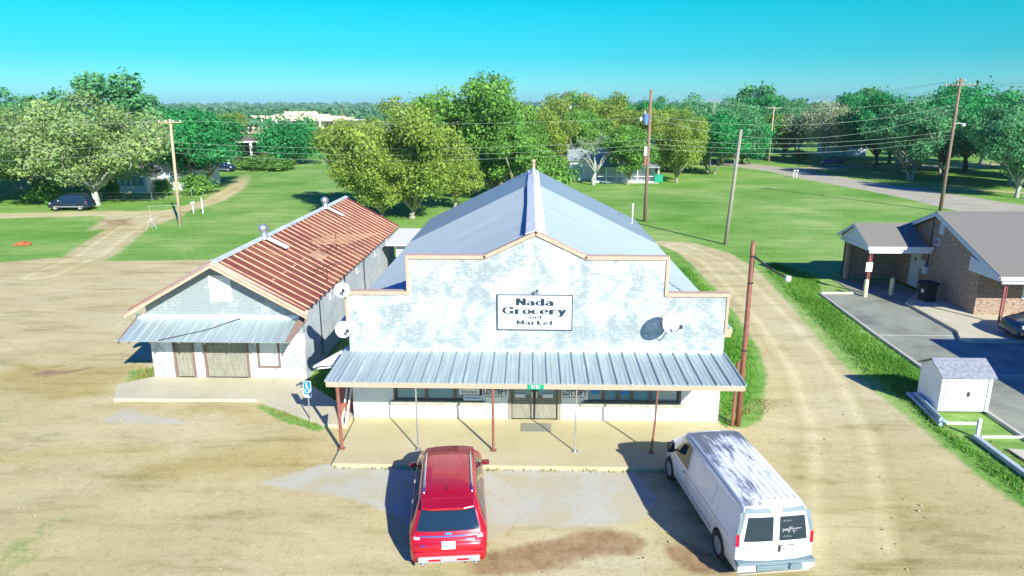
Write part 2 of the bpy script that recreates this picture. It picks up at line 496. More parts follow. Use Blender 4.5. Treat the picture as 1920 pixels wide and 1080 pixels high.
mud = np.maximum(mud, 0.85 * soft(pdist(GX, GY, [(-46.0, 70.5), (-41.5, 71.5), (-38.8, 66.8), (-41, 66)]), 1.0))
stain = np.maximum.reduce([soft(pdist(GX, GY, p), 0.9) for p in ([(-13, 20.5), (-8.3, 22.6), (-6.6, 21), (-7.2, 19.6), (-10, 19.2), (-13, 19)], [(-19, 29.5), (-17.2, 30.5), (-17, 26), (-19, 24.8), (-24, 27), (-23.5, 29.5)], [(-16.5, 24.9), (-11, 25.0), (-9, 23.8), (-10, 23.2), (-12, 24.0), (-16.5, 24.5)], [(3.8, 15.4), (5.2, 14.4), (9, 12), (3, 12), (0, 14.4)], [(-20, 21), (-12, 22), (-12.5, 20.8), (-20, 19.6)], [(-24, 16), (-17, 18), (-17, 17), (-24, 14.8)])])
weed = np.maximum.reduce([soft(pdist(GX, GY, [(-10.9, 25.2), (-9.6, 24.7), (-8.2, 23.7), (-7.5, 23.2), (-7.6, 22.8), (-9.2, 23.6), (-10.4, 24.6)]), 0.2),
                          soft(pdist(GX, GY, [(-17.8, 28.6), (-16.2, 29.2), (-16.2, 27.0), (-17.2, 26.9)]), 0.5) * 0.9,
                          soft(pdist(GX, GY, [(-24, 23), (-19.5, 24.2), (-19.2, 23.0), (-24, 21.8)]), 0.6) * 0.5,
                          soft(pdist(GX, GY, [(-15, 12.8), (-14, 17.5), (-12.9, 17.6), (-12.4, 13.0)]), 0.6) * 0.45,
                          soft(pdist(GX, GY, [(6.9, 24.6), (9.6, 26.5), (9.0, 24.4), (8.0, 23.4), (6.9, 23.6)]), 0.3) * 0.8])
dirt = np.minimum(dirt, 1 - weed)
GZ = np.zeros_like(GX)
far = np.clip((np.hypot(GX, GY) - 10) / 60, 0, 1)
GZ += 0.02 * np.sin(GX * 0.9 + 1.3 * np.sin(GY * 0.5)) * np.sin(GY * 0.8) * (1 - soft(pdist(GX, GY, [(-18, 20), (9, 20), (9, 50), (-18, 50)]), 1)) * (GX < 15)
GZ -= 0.02

def ground_material():
    m, nt, b = new_mat('grass and bare earth')
    b.inputs['Specular IOR Level'].default_value = 0.12
    def attr(n):
        a = N(nt, 'ShaderNodeAttribute'); a.attribute_name = n; return a.outputs['Fac']
    def edge(a, nz, k, lo=0.35, hi=0.65):
        ma = N(nt, 'ShaderNodeMath', operation='MULTIPLY_ADD'); ma.inputs[1].default_value = k; ma.inputs[2].default_value = -k / 2
        nt.links.new(nz, ma.inputs[0])
        ad = N(nt, 'ShaderNodeMath', operation='ADD'); nt.links.new(a, ad.inputs[0]); nt.links.new(ma.outputs[0], ad.inputs[1])
        return ramp_node(nt, ad.outputs[0], [(lo, (0, 0, 0)), (hi, (1, 1, 1))]).outputs[0]
    nE = noise_node(nt, 1.6, 8, 0.75).outputs[0]
    nL = noise_node(nt, 0.09, 5, 0.6).outputs[0]
    nM = noise_node(nt, 0.6, 6, 0.65, stretch=(0.5, 1.4, 1)).outputs[0]
    nF = noise_node(nt, 16.0, 7, 0.8).outputs[0]
    nG = noise_node(nt, 1.0, 6, 0.7, stretch=(0.12, 0.9, 1)).outputs[0]
    nMx = noise_node(nt, 1.1, 9, 0.8).outputs[0]
    # grass
    g = ramp_node(nt, nL, [(0.3, (0.105, 0.28, 0.03)), (0.48, (0.18, 0.36, 0.065)), (0.68, (0.32, 0.45, 0.13))]).outputs[0]
    g2 = ramp_node(nt, nG, [(0.3, (0.75, 0.78, 0.7)), (0.5, (1, 1, 1)), (0.7, (1.4, 1.14, 1.4))]).outputs[0]
    g = mixc(nt, 1.0, g, g2, 'MULTIPLY')
    nH = noise_node(nt, 2.4, 8, 0.8).outputs[0]
    g3 = ramp_node(nt, nH, [(0.34, (0.42, 0.6, 0.35)), (0.47, (1, 1, 1)), (0.56, (1, 1, 1)), (0.7, (1.8, 1.28, 1.9))]).outputs[0]
    g = mixc(nt, 0.9, g, g3, 'MULTIPLY')
    gf = ramp_node(nt, nF, [(0.3, 0.6), (0.5, 1.0), (0.72, 1.35)]).outputs[0]
    g = mixc(nt, 1.0, g, gf, 'MULTIPLY')
    # bare earth
    d = ramp_node(nt, nL, [(0.32, (0.50, 0.425, 0.20)), (0.5, (0.56, 0.495, 0.265)), (0.7, (0.58, 0.54, 0.33))]).outputs[0]
    d2 = ramp_node(nt, nM, [(0.28, (0.62, 0.62, 0.46)), (0.45, (0.95, 0.94, 0.9)), (0.62, (1.04, 1.03, 1.0)), (0.8, (1.18, 1.2, 1.25))]).outputs[0]
    d = mixc(nt, 1.0, d, d2, 'MULTIPLY')
    nT = noise_node(nt, 1.0, 6, 0.6, stretch=(0.14, 0.95, 1), dist=0.6).outputs[0]
    dT = ramp_node(nt, nT, [(0.30, (0.74, 0.70, 0.58)), (0.44, (1, 1, 1)), (0.66, (1, 1, 1)), (0.78, (1.14, 1.14, 1.16))]).outputs[0]
    d = mixc(nt, 0.8, d, dT, 'MULTIPLY')
    # wheel tracks along the side lane (lane coordinate: distance from its centre line)
    tr = attr('track')
    trk = ramp_node(nt, tr, [(0.0, (1, 1, 1)), (0.16, (0.98, 0.97, 0.95)), (0.28, (1.16, 1.16, 1.18)), (0.42, (0.9, 0.9, 0.84)), (0.55, (0.97, 0.97, 0.94)), (1, (1, 1, 1))]).outputs[0]
    d = mixc(nt, 1.0, d, trk, 'MULTIPLY')
    nD = noise_node(nt, 3.2, 8, 0.78).outputs[0]
    d3 = ramp_node(nt, nD, [(0.34, (0.78, 0.75, 0.66)), (0.48, (1, 1, 1)), (0.62, (1.0, 1.0, 1.0)), (0.74, (1.16, 1.16, 1.2))]).outputs[0]
    d = mixc(nt, 0.85, d, d3, 'MULTIPLY')
    df = ramp_node(nt, nF, [(0.25, 0.74), (0.5, 1.0), (0.75, 1.22)]).outputs[0]
    d = mixc(nt, 1.0, d, df, 'MULTIPLY')
    d = mixc(nt, edge(attr('stain'), nMx, 1.3, 0.35, 1.0), d, mixc(nt, 1.0, d, (0.86, 0.80, 0.60), 'MULTIPLY'))
    # pale worn slab/gravel
    nP = noise_node(nt, 34.0, 4, 0.8).outputs[0]
    p = ramp_node(nt, nP, [(0.35, (0.42, 0.42, 0.31)), (0.52, (0.52, 0.52, 0.40)), (0.7, (0.64, 0.64, 0.53))]).outputs[0]
    vo = N(nt, 'ShaderNodeTexVoronoi'); vo.feature = 'DISTANCE_TO_EDGE'; vo.inputs['Scale'].default_value = 2.2
    tcx = N(nt, 'ShaderNodeTexCoord')
    va = N(nt, 'ShaderNodeVectorMath', operation='MULTIPLY_ADD'); va.inputs[1].default_value = (0.5, 0.5, 0.5)
    nv = noise_node(nt, 2.0, 4); nt.links.new(nv.outputs[1], va.inputs[0]); nt.links.new(tcx.outputs['Object'], va.inputs[2])
    nt.links.new(va.outputs[0], vo.inputs['Vector'])
    ck = ramp_node(nt, vo.outputs[0], [(0.0, 0.72), (0.02, 1.0)]).outputs[0]
    p = mixc(nt, 0.7, p, ck, 'MULTIPLY')
    nK = noise_node(nt, 0.8, 5, 0.6).outputs[0]
    p = mixc(nt, ramp_node(nt, nK, [(0.42, 0.0), (0.62, 0.9)]).outputs[0], p, (0.50, 0.45, 0.27))
    # mud
    mu = ramp_node(nt, nE, [(0.3, (0.22, 0.13, 0.05)), (0.6, (0.40, 0.28, 0.14))]).outputs[0]
    # asphalt road
    a = ramp_node(nt, nM, [(0.3, (0.34, 0.32, 0.22)), (0.6, (0.47, 0.44, 0.32))]).outputs[0]
    c = mixc(nt, edge(attr('dirt'), nE, 0.9), g, d)
    c = mixc(nt, edge(attr('pale'), nE, 1.0), c, p)
    c = mixc(nt, edge(attr('road'), nE, 0.5), c, a)
    mf = edge(attr('mud'), nMx, 1.5, 0.42, 0.95)
    c = mixc(nt, mf, c, mu)
    nt.links.new(c, b.inputs['Base Color'])
    rr = ramp_node(nt, mf, [(0.0, 0.95), (1.0, 0.55)]).outputs[0]
    nt.links.new(rr, b.inputs['Roughness'])
    bump(nt, b, nF, 0.5, 0.035)
    return m
M['ground'] = ground_material()
TRK = [(12.5, 58), (14.0, 52), (13.9, 45), (13.4, 36), (12.6, 29), (11.2, 23), (8.5, 16), (5, 8)]
track = np.clip(ldist(GX, GY, TRK) / 3.2, 0, 1)
tr2 = np.clip(ldist(GX, GY, [(-34, 46), (-34.8, 53), (-37.2, 60), (-39.2, 66.5), (-40.8, 72.5), (-40, 78), (-39.6, 86), (-42.5, 99.5)]) / 3.2, 0, 1)
track = np.minimum(track, tr2)
ny, nx = GX.shape
idx = np.arange(nx * ny).reshape(ny, nx)
quads = np.stack([idx[:-1, :-1], idx[:-1, 1:], idx[1:, 1:], idx[1:, :-1]], -1).reshape(-1, 4)
flat = lambda a: a.reshape(-1)
fX = flat(GX)[quads].mean(1); fY = flat(GY)[quads].mean(1)
fd = flat(dirt)[quads].mean(1); fr = flat(road)[quads].mean(1); fp = flat(pale)[quads].mean(1); fm = flat(mud)[quads].mean(1)
cls = np.zeros(len(quads), int)
cls[fd > 0.5] = 1
cls[(fd > 0.5) & (fX < -25) & (fY > 50.5)] = 2
cls[(fd > 0.5) & (fX > 7.4) & (fY > 23.8) & (fX < 20)] = 3
cls[(fd > 0.5) & (fX > 40)] = 4
cls[fr > 0.5] = 5
cls[(fd > 0.5) & (fY > 280)] = 6
def ground_piece(name, c):
    q = quads[cls == c]
    used, inv = np.unique(q, return_inverse=True)
    inv = inv.reshape(-1, 4)
    me = bpy.data.meshes.new(name)
    me.vertices.add(len(used)); me.loops.add(len(q) * 4); me.polygons.add(len(q))
    me.vertices.foreach_set('co', np.stack([flat(GX)[used], flat(GY)[used], flat(GZ)[used]], -1).astype(np.float32).ravel())
    me.loops.foreach_set('vertex_index', inv.ravel().astype(np.int32))
    me.polygons.foreach_set('loop_start', np.arange(0, len(q) * 4, 4, dtype=np.int32))
    me.polygons.foreach_set('loop_total', np.full(len(q), 4, np.int32))
    me.update(); me.validate()
    for an, ar in (('dirt', dirt), ('pale', pale), ('mud', mud), ('road', road), ('track', track), ('stain', stain)):
        at = me.attributes.new(an, 'FLOAT', 'POINT'); at.data.foreach_set('value', flat(ar)[used].astype(np.float32))
    me.polygons.foreach_set('use_smooth', [True] * len(q))
    me.materials.append(M['ground'])
    o = bpy.data.objects.new(name, me); col.objects.link(o)
    return o
for nm, c, lb in (('ground', 0, 'bright green mown grass'), ('dirt_lot', 1, 'tan dirt lot in front of the store'), ('farm_lane', 2, 'pale dirt lane leading past the white cottage'),
              ('dirt_lane', 3, 'tan dirt lane running back beside the store'), ('driveway', 4, 'dirt driveway under the trees beyond the road'), ('road', 5, 'worn grey road beyond the field'), ('parking_lot', 6, 'far yellow lot in front of the cream hall')):
    tag(ground_piece(nm, c), lb, None, None, 'structure')

# concrete slabs and walks
def concrete(name, c1, c2, c3, crack=0.0):
    m, nt, b = new_mat(name)
    b.inputs['Roughness'].default_value = 0.85; b.inputs['Specular IOR Level'].default_value = 0.2
    n1 = noise_node(nt, 0.45, 7, 0.65); n2 = noise_node(nt, 18, 5, 0.75)
    r = ramp_node(nt, n1.outputs[0], [(0.3, c1), (0.5, c2), (0.72, c3)])
    r2 = ramp_node(nt, n2.outputs[0], [(0.3, 0.86), (0.7, 1.1)])
    c = mixc(nt, 1.0, r.outputs[0], r2.outputs[0], 'MULTIPLY')
    nt.links.new(c, b.inputs['Base Color'])
    bump(nt, b, n2.outputs[0], 0.2)
    return m
M['slab'] = concrete('yellowed concrete', (0.47, 0.42, 0.225), (0.53, 0.475, 0.265), (0.57, 0.52, 0.32))
M['walk'] = concrete('pale concrete', (0.46, 0.44, 0.30), (0.55, 0.51, 0.34), (0.60, 0.57, 0.41))
M['pave'] = concrete('grey concrete', (0.17, 0.18, 0.15), (0.28, 0.30, 0.22), (0.37, 0.39, 0.29))
M['kerb'] = concrete('kerb concrete', (0.42, 0.42, 0.32), (0.50, 0.50, 0.39), (0.55, 0.55, 0.45))
def poly_slab(name, pts, z0, z1, mat, bev=0.02, kind='structure', label=None):
    o = MB().slab([(x, y, z0) for x, y in pts], (0, 0, z1 - z0)).build(name, mat, bevel=bev)
    return tag(o, label, None, None, kind)
poly_slab('porch_floor', [(-6.42, 20.3), (7.05, 20.3), (7.05, 23.8), (-6.5, 23.8)], -0.1, 0.1, M['slab'], label='yellowish concrete slab under the store canopy')
poly_slab('pavement', [(-16.6, 25.25), (-10.9, 25.35), (-7.55, 23.2), (-6.62, 23.1), (-6.62, 24.4), (-7.4, 25.05), (-9.5, 27.2), (-9.5, 27.6), (-16.3, 27.6), (-17.3, 26.7)], -0.1, 0.09, M['walk'], label='pale concrete walk in front of the rusty roofed building')
# control joints of the slab (shallow grooves, a part of the floor's look)
# bank lot
poly_slab('car_park', [(17.75, 22.6), (60, 22.6), (60, 34.9), (46, 36), (22.2, 34.9), (22.3, 40.0), (24.6, 43.0), (24.6, 46), (20.6, 46), (20.4, 42.6), (18.45, 42.6), (17.95, 34.4), (17.75, 29.1)], -0.1, 0.015, M['pave'], label='grey concrete car park beside the brick building')
k = MB()
def kerb_line(mb, pts, wd=0.16, h=0.13):
    for i in range(len(pts) - 1):
        a = Vector((*pts[i], 0)); b = Vector((*pts[i + 1], 0)); d = (b - a).normalized(); n = Vector((-d.y, d.x, 0)) * wd / 2
        mb.slab([a - n - Vector((0, 0, .05)), b - n - Vector((0, 0, .05)), b + n - Vector((0, 0, .05)), a + n - Vector((0, 0, .05))], (0, 0, h + .05))
kerb_line(k, [(20.4, 42.5), (18.3, 42.5)]); kerb_line(k, [(18.22, 42.42), (17.8, 34.4), (17.62, 29.1), (17.55, 22.4)], h=0.10)
tag(k.build('kerb', M['kerb'], bevel=0.02), 'pale kerb edging the grass verge of the car park', None, None, 'structure')
poly_slab('sidewalk', [(22.0, 33.2), (60, 33.2), (60, 37.8), (24.9, 37.8), (24.6, 43), (22.3, 40.2), (22.15, 34.8), (21.6, 33.6)], -0.1, 0.16, M['walk'], 0.03, label='raised concrete walk around the brick building')
for pa, pb, nm in (((17.9, 34.35), (22.0, 34.35), 'a'), ((18.0, 28.9), (60, 28.9), 'b')):
    jj = MB(); d = 0.05
    jj.box(pa[0], pb[0], pa[1] - d, pa[1] + d, 0.0152, 0.019)
    tag(jj.build('paving_joint', M['kerb']), 'pale joint line across the car park', None, None, 'structure')
# ------------------------------------------------------------------ grocery store
YF = 23.8; XL, XR = -6.55, 7.0; YB = 48.5
EZ = 3.62; RZ = 7.12; EXL, EXR = -7.0, 7.3; RX = 0.2
store = empty('grocery_store', (RX, YF, 0), 0, 'white painted brick grocery store with stepped false front and metal canopy', 'store')
def P(mb, name, mat, parent=None, **k):
    """build world-coordinate geometry as a child of a thing standing at its own origin"""
    root = parent
    while root.parent is not None: root = root.parent
    off = root.matrix_basis.inverted()
    mb.v = [tuple(off @ Vector(p)) for p in mb.v]
    return mb.build(name, mat, parent, **k)
bpy.context.view_layer.update()
# side and rear walls
wm = MB()
wm.box(XL, XL + .2, YF + .22, YB - .3, 0, EZ + .1); wm.box(XR - .2, XR, YF + .22, YB - .3, 0, EZ + .1)
wm.slab([(XL, YB - .3, 0), (XR, YB - .3, 0), (XR, YB - .3, EZ + .1), (RX, YB - .3, RZ - .08), (XL, YB - .3, EZ + .1)], (0, -.2, 0))
P(wm, 'wall', M['facade_low'], store)
# false front: pieces around the openings (windows and door), stepped outline above
fw = MB()
T = .22
def fr(x0, x1, z0, z1, m=0): fw.box(x0, x1, YF, YF + T, z0, z1, m)
WZ0, WZ1 = 0.80, 2.15
wins = [(-5.03, -1.72), (2.02, 5.6)]; DX0, DX1 = -0.78, 1.2
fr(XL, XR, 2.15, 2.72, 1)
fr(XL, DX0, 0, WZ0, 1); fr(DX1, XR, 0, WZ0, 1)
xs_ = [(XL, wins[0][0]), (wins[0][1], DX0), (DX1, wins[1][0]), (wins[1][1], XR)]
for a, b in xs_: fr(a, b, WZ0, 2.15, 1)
outl = [(XL, 2.72), (XR, 2.72), (XR, 4.88), (4.78, 4.88), (4.78, 6.2), (1.93, 6.2), (RX, 7.02), (-1.55, 6.2), (-4.28, 6.2), (-4.28, 4.88), (XL, 4.88)]
fw.slab([(x, YF, z) for x, z in outl], (0, T, 0), 0)
P(fw, 'facade', [M['facade'], M['facade_low']], store)
# painted band above the canopy
bd = MB().box(XL + .05, XR - .05, YF - .012, YF + .01, 2.7, 2.86)
P(bd, 'flashing', M['white'], store)
# coping trims
cp = MB()
def trim(a, b, wd=.13):
    a = Vector((a[0], 0, a[1])); b = Vector((b[0], 0, b[1])); d = (b - a).normalized(); n = Vector((-d.z, 0, d.x))
    n = n * wd
    cp.slab([a + Vector((0, YF - .06, 0)), b + Vector((0, YF - .06, 0)), b + n + Vector((0, YF - .06, 0)), a + n + Vector((0, YF - .06, 0))], (0, T + .12, 0))
for a, b in (((XL - .1, 4.88), (-4.36, 4.88)), ((4.86, 4.88), (XR + .1, 4.88)), ((-4.38, 6.2), (-1.55, 6.2)), ((1.93, 6.2), (4.88, 6.2)), ((-1.6, 6.2), (RX, 7.05)), ((RX, 7.05), (1.98, 6.2))): trim(a, b)
for x in (-4.33, 4.83): cp.box(x - .055, x + .055, YF - .05, YF + T + .05, 4.88, 6.2)
for x in (XL - .02, XR + .02): cp.box(x - .05, x + .05, YF - .04, YF + T + .04, 3.5, 4.88)
P(cp, 'coping', M['tan'], store, bevel=.01)
# roof: two corrugated slopes with sheet laps, overhanging eaves
M['roof2'] = roof_metal('duller galvanised roofing', (0.31, 0.39, 0.39), (0.335, 0.415, 0.41), (0.38, 0.46, 0.455))
roof = empty('roof', (0, 0, 0)); roof.parent = store
rm = MB()
def slope(xe, sgn, m=0):
    y0, y1 = YF + T, YB
    n = 40
    nor = Vector((sgn * (RZ - EZ), 0, abs(xe - RX))).normalized() * .05
    rm.slab([(xe, y0 - .02 + (0 if True else 0), EZ), (RX, y0 - .02, RZ), (RX, y1, RZ), (xe, y1, EZ)][::sgn], nor, m)
slope(EXR, 1); slope(EXL, -1)
rs = P(rm, 'roof_sheet', M['roof'], store); rs.parent = roof
# corrugation ribs down the slope
rb = MB()
for sgn, xe in ((1, EXR), (-1, EXL)):
    y = YF + T + .3
    while y < YB:
        w_ = .035
        a = Vector((xe, y, EZ)); b = Vector((RX, y, RZ)); nor = Vector((sgn * (RZ - EZ), 0, abs(xe - RX))).normalized()
        up = nor * .05; h = nor * .022
        vs = [a + up + Vector((0, -w_, 0)), b + up + Vector((0, -w_, 0)), b + up + h, a + up + h, b + up + Vector((0, w_, 0)), a + up + Vector((0, w_, 0))]
        rb.add(vs, [(0, 1, 2, 3), (3, 2, 4, 5)])
        y += .23
rr = P(rb, 'corrugation', M['roof'], store); rr.parent = roof
# sheet lap steps
for sgn, xe in ((1, EXR), (-1, EXL)):
    nor = Vector((sgn * (RZ - EZ), 0, abs(xe - RX))).normalized(); lp = MB()
    lp.slab([Vector((xe, 39.5, EZ)) + nor * .078, Vector((RX, 39.5, RZ)) + nor * .078, Vector((RX, YB + .02, RZ)) + nor * .078, Vector((xe, YB + .02, EZ)) + nor * .078][::sgn], nor * .02)
    ll = P(lp, 'rear_sheet', M['roof2'], store); ll.parent = roof
    tag(ll, 'slightly darker sheets over the rear third of the roof')
M['ridge'] = simple('galvanised ridge', (.80, .82, .82), .45, var=.15, scale=1.5)
rc = MB()
for sgn in (1, -1):
    d = Vector((sgn * .36, 0, -.13))
    rc.slab([(RX, YF + .05, RZ + .1), (RX, YB + .05, RZ + .1), Vector((RX, YB + .05, RZ + .1)) + d, Vector((RX, YF + .05, RZ + .1)) + d], (0, 0, -.02))
rcap = P(rc, 'ridge_cap', M['ridge'], store); rcap.parent = roof
for xa_, xb_, xc_, xd_ in ((EXL - .02, EXL + .02, EXL + .02, XL - .003), (EXR - .02, EXR + .02, XR + .003, EXR - .02)):
    P(MB().box(xa_, xb_, YF + T - .03, YB, EZ - .16, EZ - .005), 'fascia', M['tan'], store)
    P(MB().box(xc_, xd_, YF + T - .03, YF + T + .14, EZ - .3, EZ + .02), 'eave_box', M['tan'], store)
rcb = MB().tube([(RX - .36, YF + .3, RZ + .0), (RX - .34, 32, RZ - .02), (RX - .38, 40, RZ - .02), (RX - .33, 45.4, RZ + .02)], .018, 5)
P(rcb, 'roof_cable', M['rope_dark'], store).parent = roof
# chimney flue with its flashing near the far end of the ridge
fl = empty('chimney'); fl.parent = roof
f1 = MB().lathe([(.22, 0), (.2, .25), (.12, .34), (.12, .4)], (RX, 45.6, RZ + .02), n=14); P(f1, 'flue_base', M['steel'], store, smooth=True).parent = fl
f2 = MB().lathe([(.1, .3), (.1, .75), (.14, .78), (.14, .86), (.0, .95)], (RX, 45.6, RZ + .02), n=14); P(f2, 'flue_pipe', M['tan'], store, smooth=True).parent = fl
# windows
def window(x0, x1, mull, name='window'):
    wf = MB()
    wf.box(x0, x1, YF + .05, YF + .13, WZ0, WZ0 + .07); wf.box(x0, x1, YF + .05, YF + .13, 2.08, 2.15)
    for x in [x0 + .04] + mull + [x1 - .04]: wf.box(x - .05, x + .05, YF + .02, YF + .14, WZ0, 2.15)
    wo = P(wf, name, M['wood_brown'], store)
    g_ = MB()
    edges = [x0 + .08] + mull + [x1 - .08]
    for a, b in zip(edges[:-1], edges[1:]): g_.box(a + .05, b - .05, YF + .085, YF + .095, WZ0 + .07, 2.08)
    gp = P(g_, 'pane', M['glass'], store); gp.parent = wo
    s = MB().box(x0 - .12, x1 + .12, YF - .1, YF + .04, WZ0 - .13, WZ0 + .005)
    so = P(s, 'sill', M['sill'], store, bevel=.012); so.parent = wo
    return wo
window(-5.03, -1.72, [-4.0 + .2, -2.75])
window(2.02, 5.6, [2.75, 3.3, 3.8, 4.5])
# things seen through the panes: shelf goods, blinds
st = MB()
for x0, x1, z0, z1, mt_ in ((-4.75, -4.4, 1.25, 2.0, 0), (-4.2, -3.95, 1.3, 1.9, 1), (-3.4, -3.1, 1.35, 1.8, 1), (2.3, 2.6, 1.1, 1.9, 1), (3.4, 3.7, 1.1, 1.8, 1), (4.7, 5.4, .95, 2.05, 2)):
    P(MB().box(x0, x1, YF + .062, YF + .07, z0, z1), 'window_card', [M['red_metal'], M['blue_sign'], M['sidewall']][mt_], store)
# double doors
dr = MB()
for x in (DX0 + .07, DX1 - .07): dr.box(x - .07, x + .07, YF - .02, YF + .15, .1, 2.15)
dr.box(DX0, DX1, YF - .02, YF + .15, 2.06, 2.15)
do = P(dr, 'door_frame', M['wood'], store, bevel=.01)
for x0, x1 in ((DX0 + .16, .18), (.24, DX1 - .16)):
    db = MB()
    db.box(x0, x1, YF + .06, YF + .11, .1, 1.02); db.box(x0, x0 + .1, YF + .06, YF + .11, 1.02, 2.05); db.box(x1 - .1, x1, YF + .06, YF + .11, 1.02, 2.05)
    db.box(x0 + .1, x1 - .1, YF + .06, YF + .11, 1.96, 2.05)
    for k_ in range(6): db.box(x0 + .1, x1 - .1, YF + .045, YF + .06, .2 + k_ * .13, .21 + k_ * .13 + .09)
    dd = P(db, 'door', M['wood'], store, bevel=.006)
    pn = MB().box(x0 + .1, x1 - .1, YF + .08, YF + .09, 1.02, 1.96); P(pn, 'pane', M['glass'], store).parent = dd
    hn = MB().box(x1 - .09 if x0 < 0 else x0 + .02, x1 - .04 if x0 < 0 else x0 + .07, YF + .0, YF + .05, .95, 1.2); P(hn, 'handle', M['steel'], store).parent = dd
ms = MB().box(.185, .235, YF + .03, YF + .13, .1, 2.06); P(ms, 'mullion', M['blackmetal'], store)
# canopy: ribbed sheet, fascia beam, posts
CZ0, CZ1 = 2.72, 2.58; CY = 21.18; CXL, CXR = -6.72, 7.05
aw = empty('canopy'); aw.parent = store
am = MB()
am.slab([(CXL, CY, CZ1), (CXR, CY, CZ1), (CXR, YF - .02, CZ0), (CXL, YF - .02, CZ0)], (0, 0, .03))
n_r = 30; pitch = (CXR - CXL) / n_r
sh = P(am, 'canopy_sheet', M['awning'], store); sh.parent = aw
rbm = MB()
for i in range(n_r + 1):
    x = CXL + i * pitch; hw = .035
    for dx, hh in ((0, .06),):
        vs = []
        for (yy, zz) in ((CY - .03, CZ1 + .03), (YF - .02, CZ0 + .03)):
            vs += [(x - hw, yy, zz), (x - hw * .55, yy, zz + hh), (x + hw * .55, yy, zz + hh), (x + hw, yy, zz)]
        rbm.add(vs, [(0, 4, 5, 1), (1, 5, 6, 2), (2, 6, 7, 3), (0, 1, 2, 3)])
    if i < n_r:
        for q in (1 / 3, 2 / 3):
            xx = x + pitch * q; hw2 = .022
            vs = []
            for (yy, zz) in ((CY - .02, CZ1 + .03), (YF - .02, CZ0 + .03)): vs += [(xx - hw2, yy, zz), (xx, yy, zz + .014), (xx + hw2, yy, zz)]
            rbm.add(vs, [(0, 3, 4, 1), (1, 4, 5, 2)])
P(rbm, 'canopy_rib', M['awning'], store).parent = aw
fb = MB(); fb.box(CXL + .02, CXR - .02, CY - .02, CY + .04, CZ1 - .16, CZ1 + .0)
fb.slab([(CXL, CY, CZ1 - .14), (CXL, YF - .03, CZ0 - .14), (CXL, YF - .03, CZ0 + .06), (CXL, CY, CZ1 + .06)], (.03, 0, 0))
fb.slab([(CXR, CY, CZ1 - .14), (CXR, YF - .03, CZ0 - .14), (CXR, YF - .03, CZ0 + .06), (CXR, CY, CZ1 + .06)], (-.03, 0, 0))
P(fb, 'canopy_beam', M['tan'], store, bevel=.006).parent = aw
# rafters under the sheet
rf = MB()
for x in np.linspace(CXL + .3, CXR - .3, 12): P(MB().slab([(x - .03, CY + .05, CZ1 - .1), (x + .03, CY + .05, CZ1 - .1), (x + .03, YF - .03, CZ0 - .1), (x - .03, YF - .03, CZ0 - .1)], (0, 0, .095)), 'rafter', M['wood_brown'], store).parent = aw
pass
def post(x, r, mat, lean=0.0, base=True, kink=0):
    b = MB(); pts = [(x, 21.33, .1), (x + lean * .5 + kink, 21.31, 1.2), (x + lean, 21.25, CZ1 - .05)]
    b.tube(pts, r, 10)
    if base: b.box(x - .1, x + .1, 21.23, 21.43, .1, .115)
    P(b, 'post', mat, store, smooth=False).parent = aw
post(-6.36, .06, M['brownpost']); post(-1.19, .045, M['brownpost']); post(1.57, .027, M['steel']); post(4.13, .035, M['brownpost'], .09, True, .03); post(-3.75, .027, M['steel']); 
# gusset at the left corner post
gs = MB().slab([(-6.36, 21.3, 1.75), (-6.36, 21.3, 1.25), (-6.15, 21.5, 1.75)], (.02, .02, 0)); P(gs, 'gusset', M['brownpost'], store).parent = aw

# rear side annex with a low flat roof, left of the store's far end
an = empty('annex', (-7.6, 46, 0), 0, 'small white annex with low flat roof behind the store', 'shed')
P(MB().box(-8.6, -7.1, 43.6, 47.6, 0, 2.75), 'wall', M['white'], an)
P(MB().slab([(-9.2, 43.1, 2.8), (-6.9, 43.1, 2.8), (-6.9, 48.0, 3.0), (-9.2, 48.0, 3.0)], (0, 0, .09)), 'roof', M['white_metal'], an)

# shop sign on the false front
sg = empty('shop_sign', (.19, YF - .03, 4.27), 0, 'white black-bordered Nada Grocery and Market sign on the false front', 'sign')
def sgb(x0, x1, z0, z1, d, name, mat, par=sg):
    return MB().box(x0, x1, -d, .02, z0, z1).build(name, mat, par)
sgb(-1.35, 1.35, -.665, .665, .03, 'panel', M['white'])
bo = MB()
for (w_, h_, t_) in ((1.35, .665, .038), (1.27, .585, .013)):
    bo.box(-w_, w_, -.037, -.02, h_ - t_, h_); bo.box(-w_, w_, -.037, -.02, -h_, -h_ + t_)
    bo.box(-w_, -w_ + t_, -.037, -.02, -h_ + t_, h_ - t_); bo.box(w_ - t_, w_, -.037, -.02, -h_ + t_, h_ - t_)
bo.build('border', M['ink'], sg)
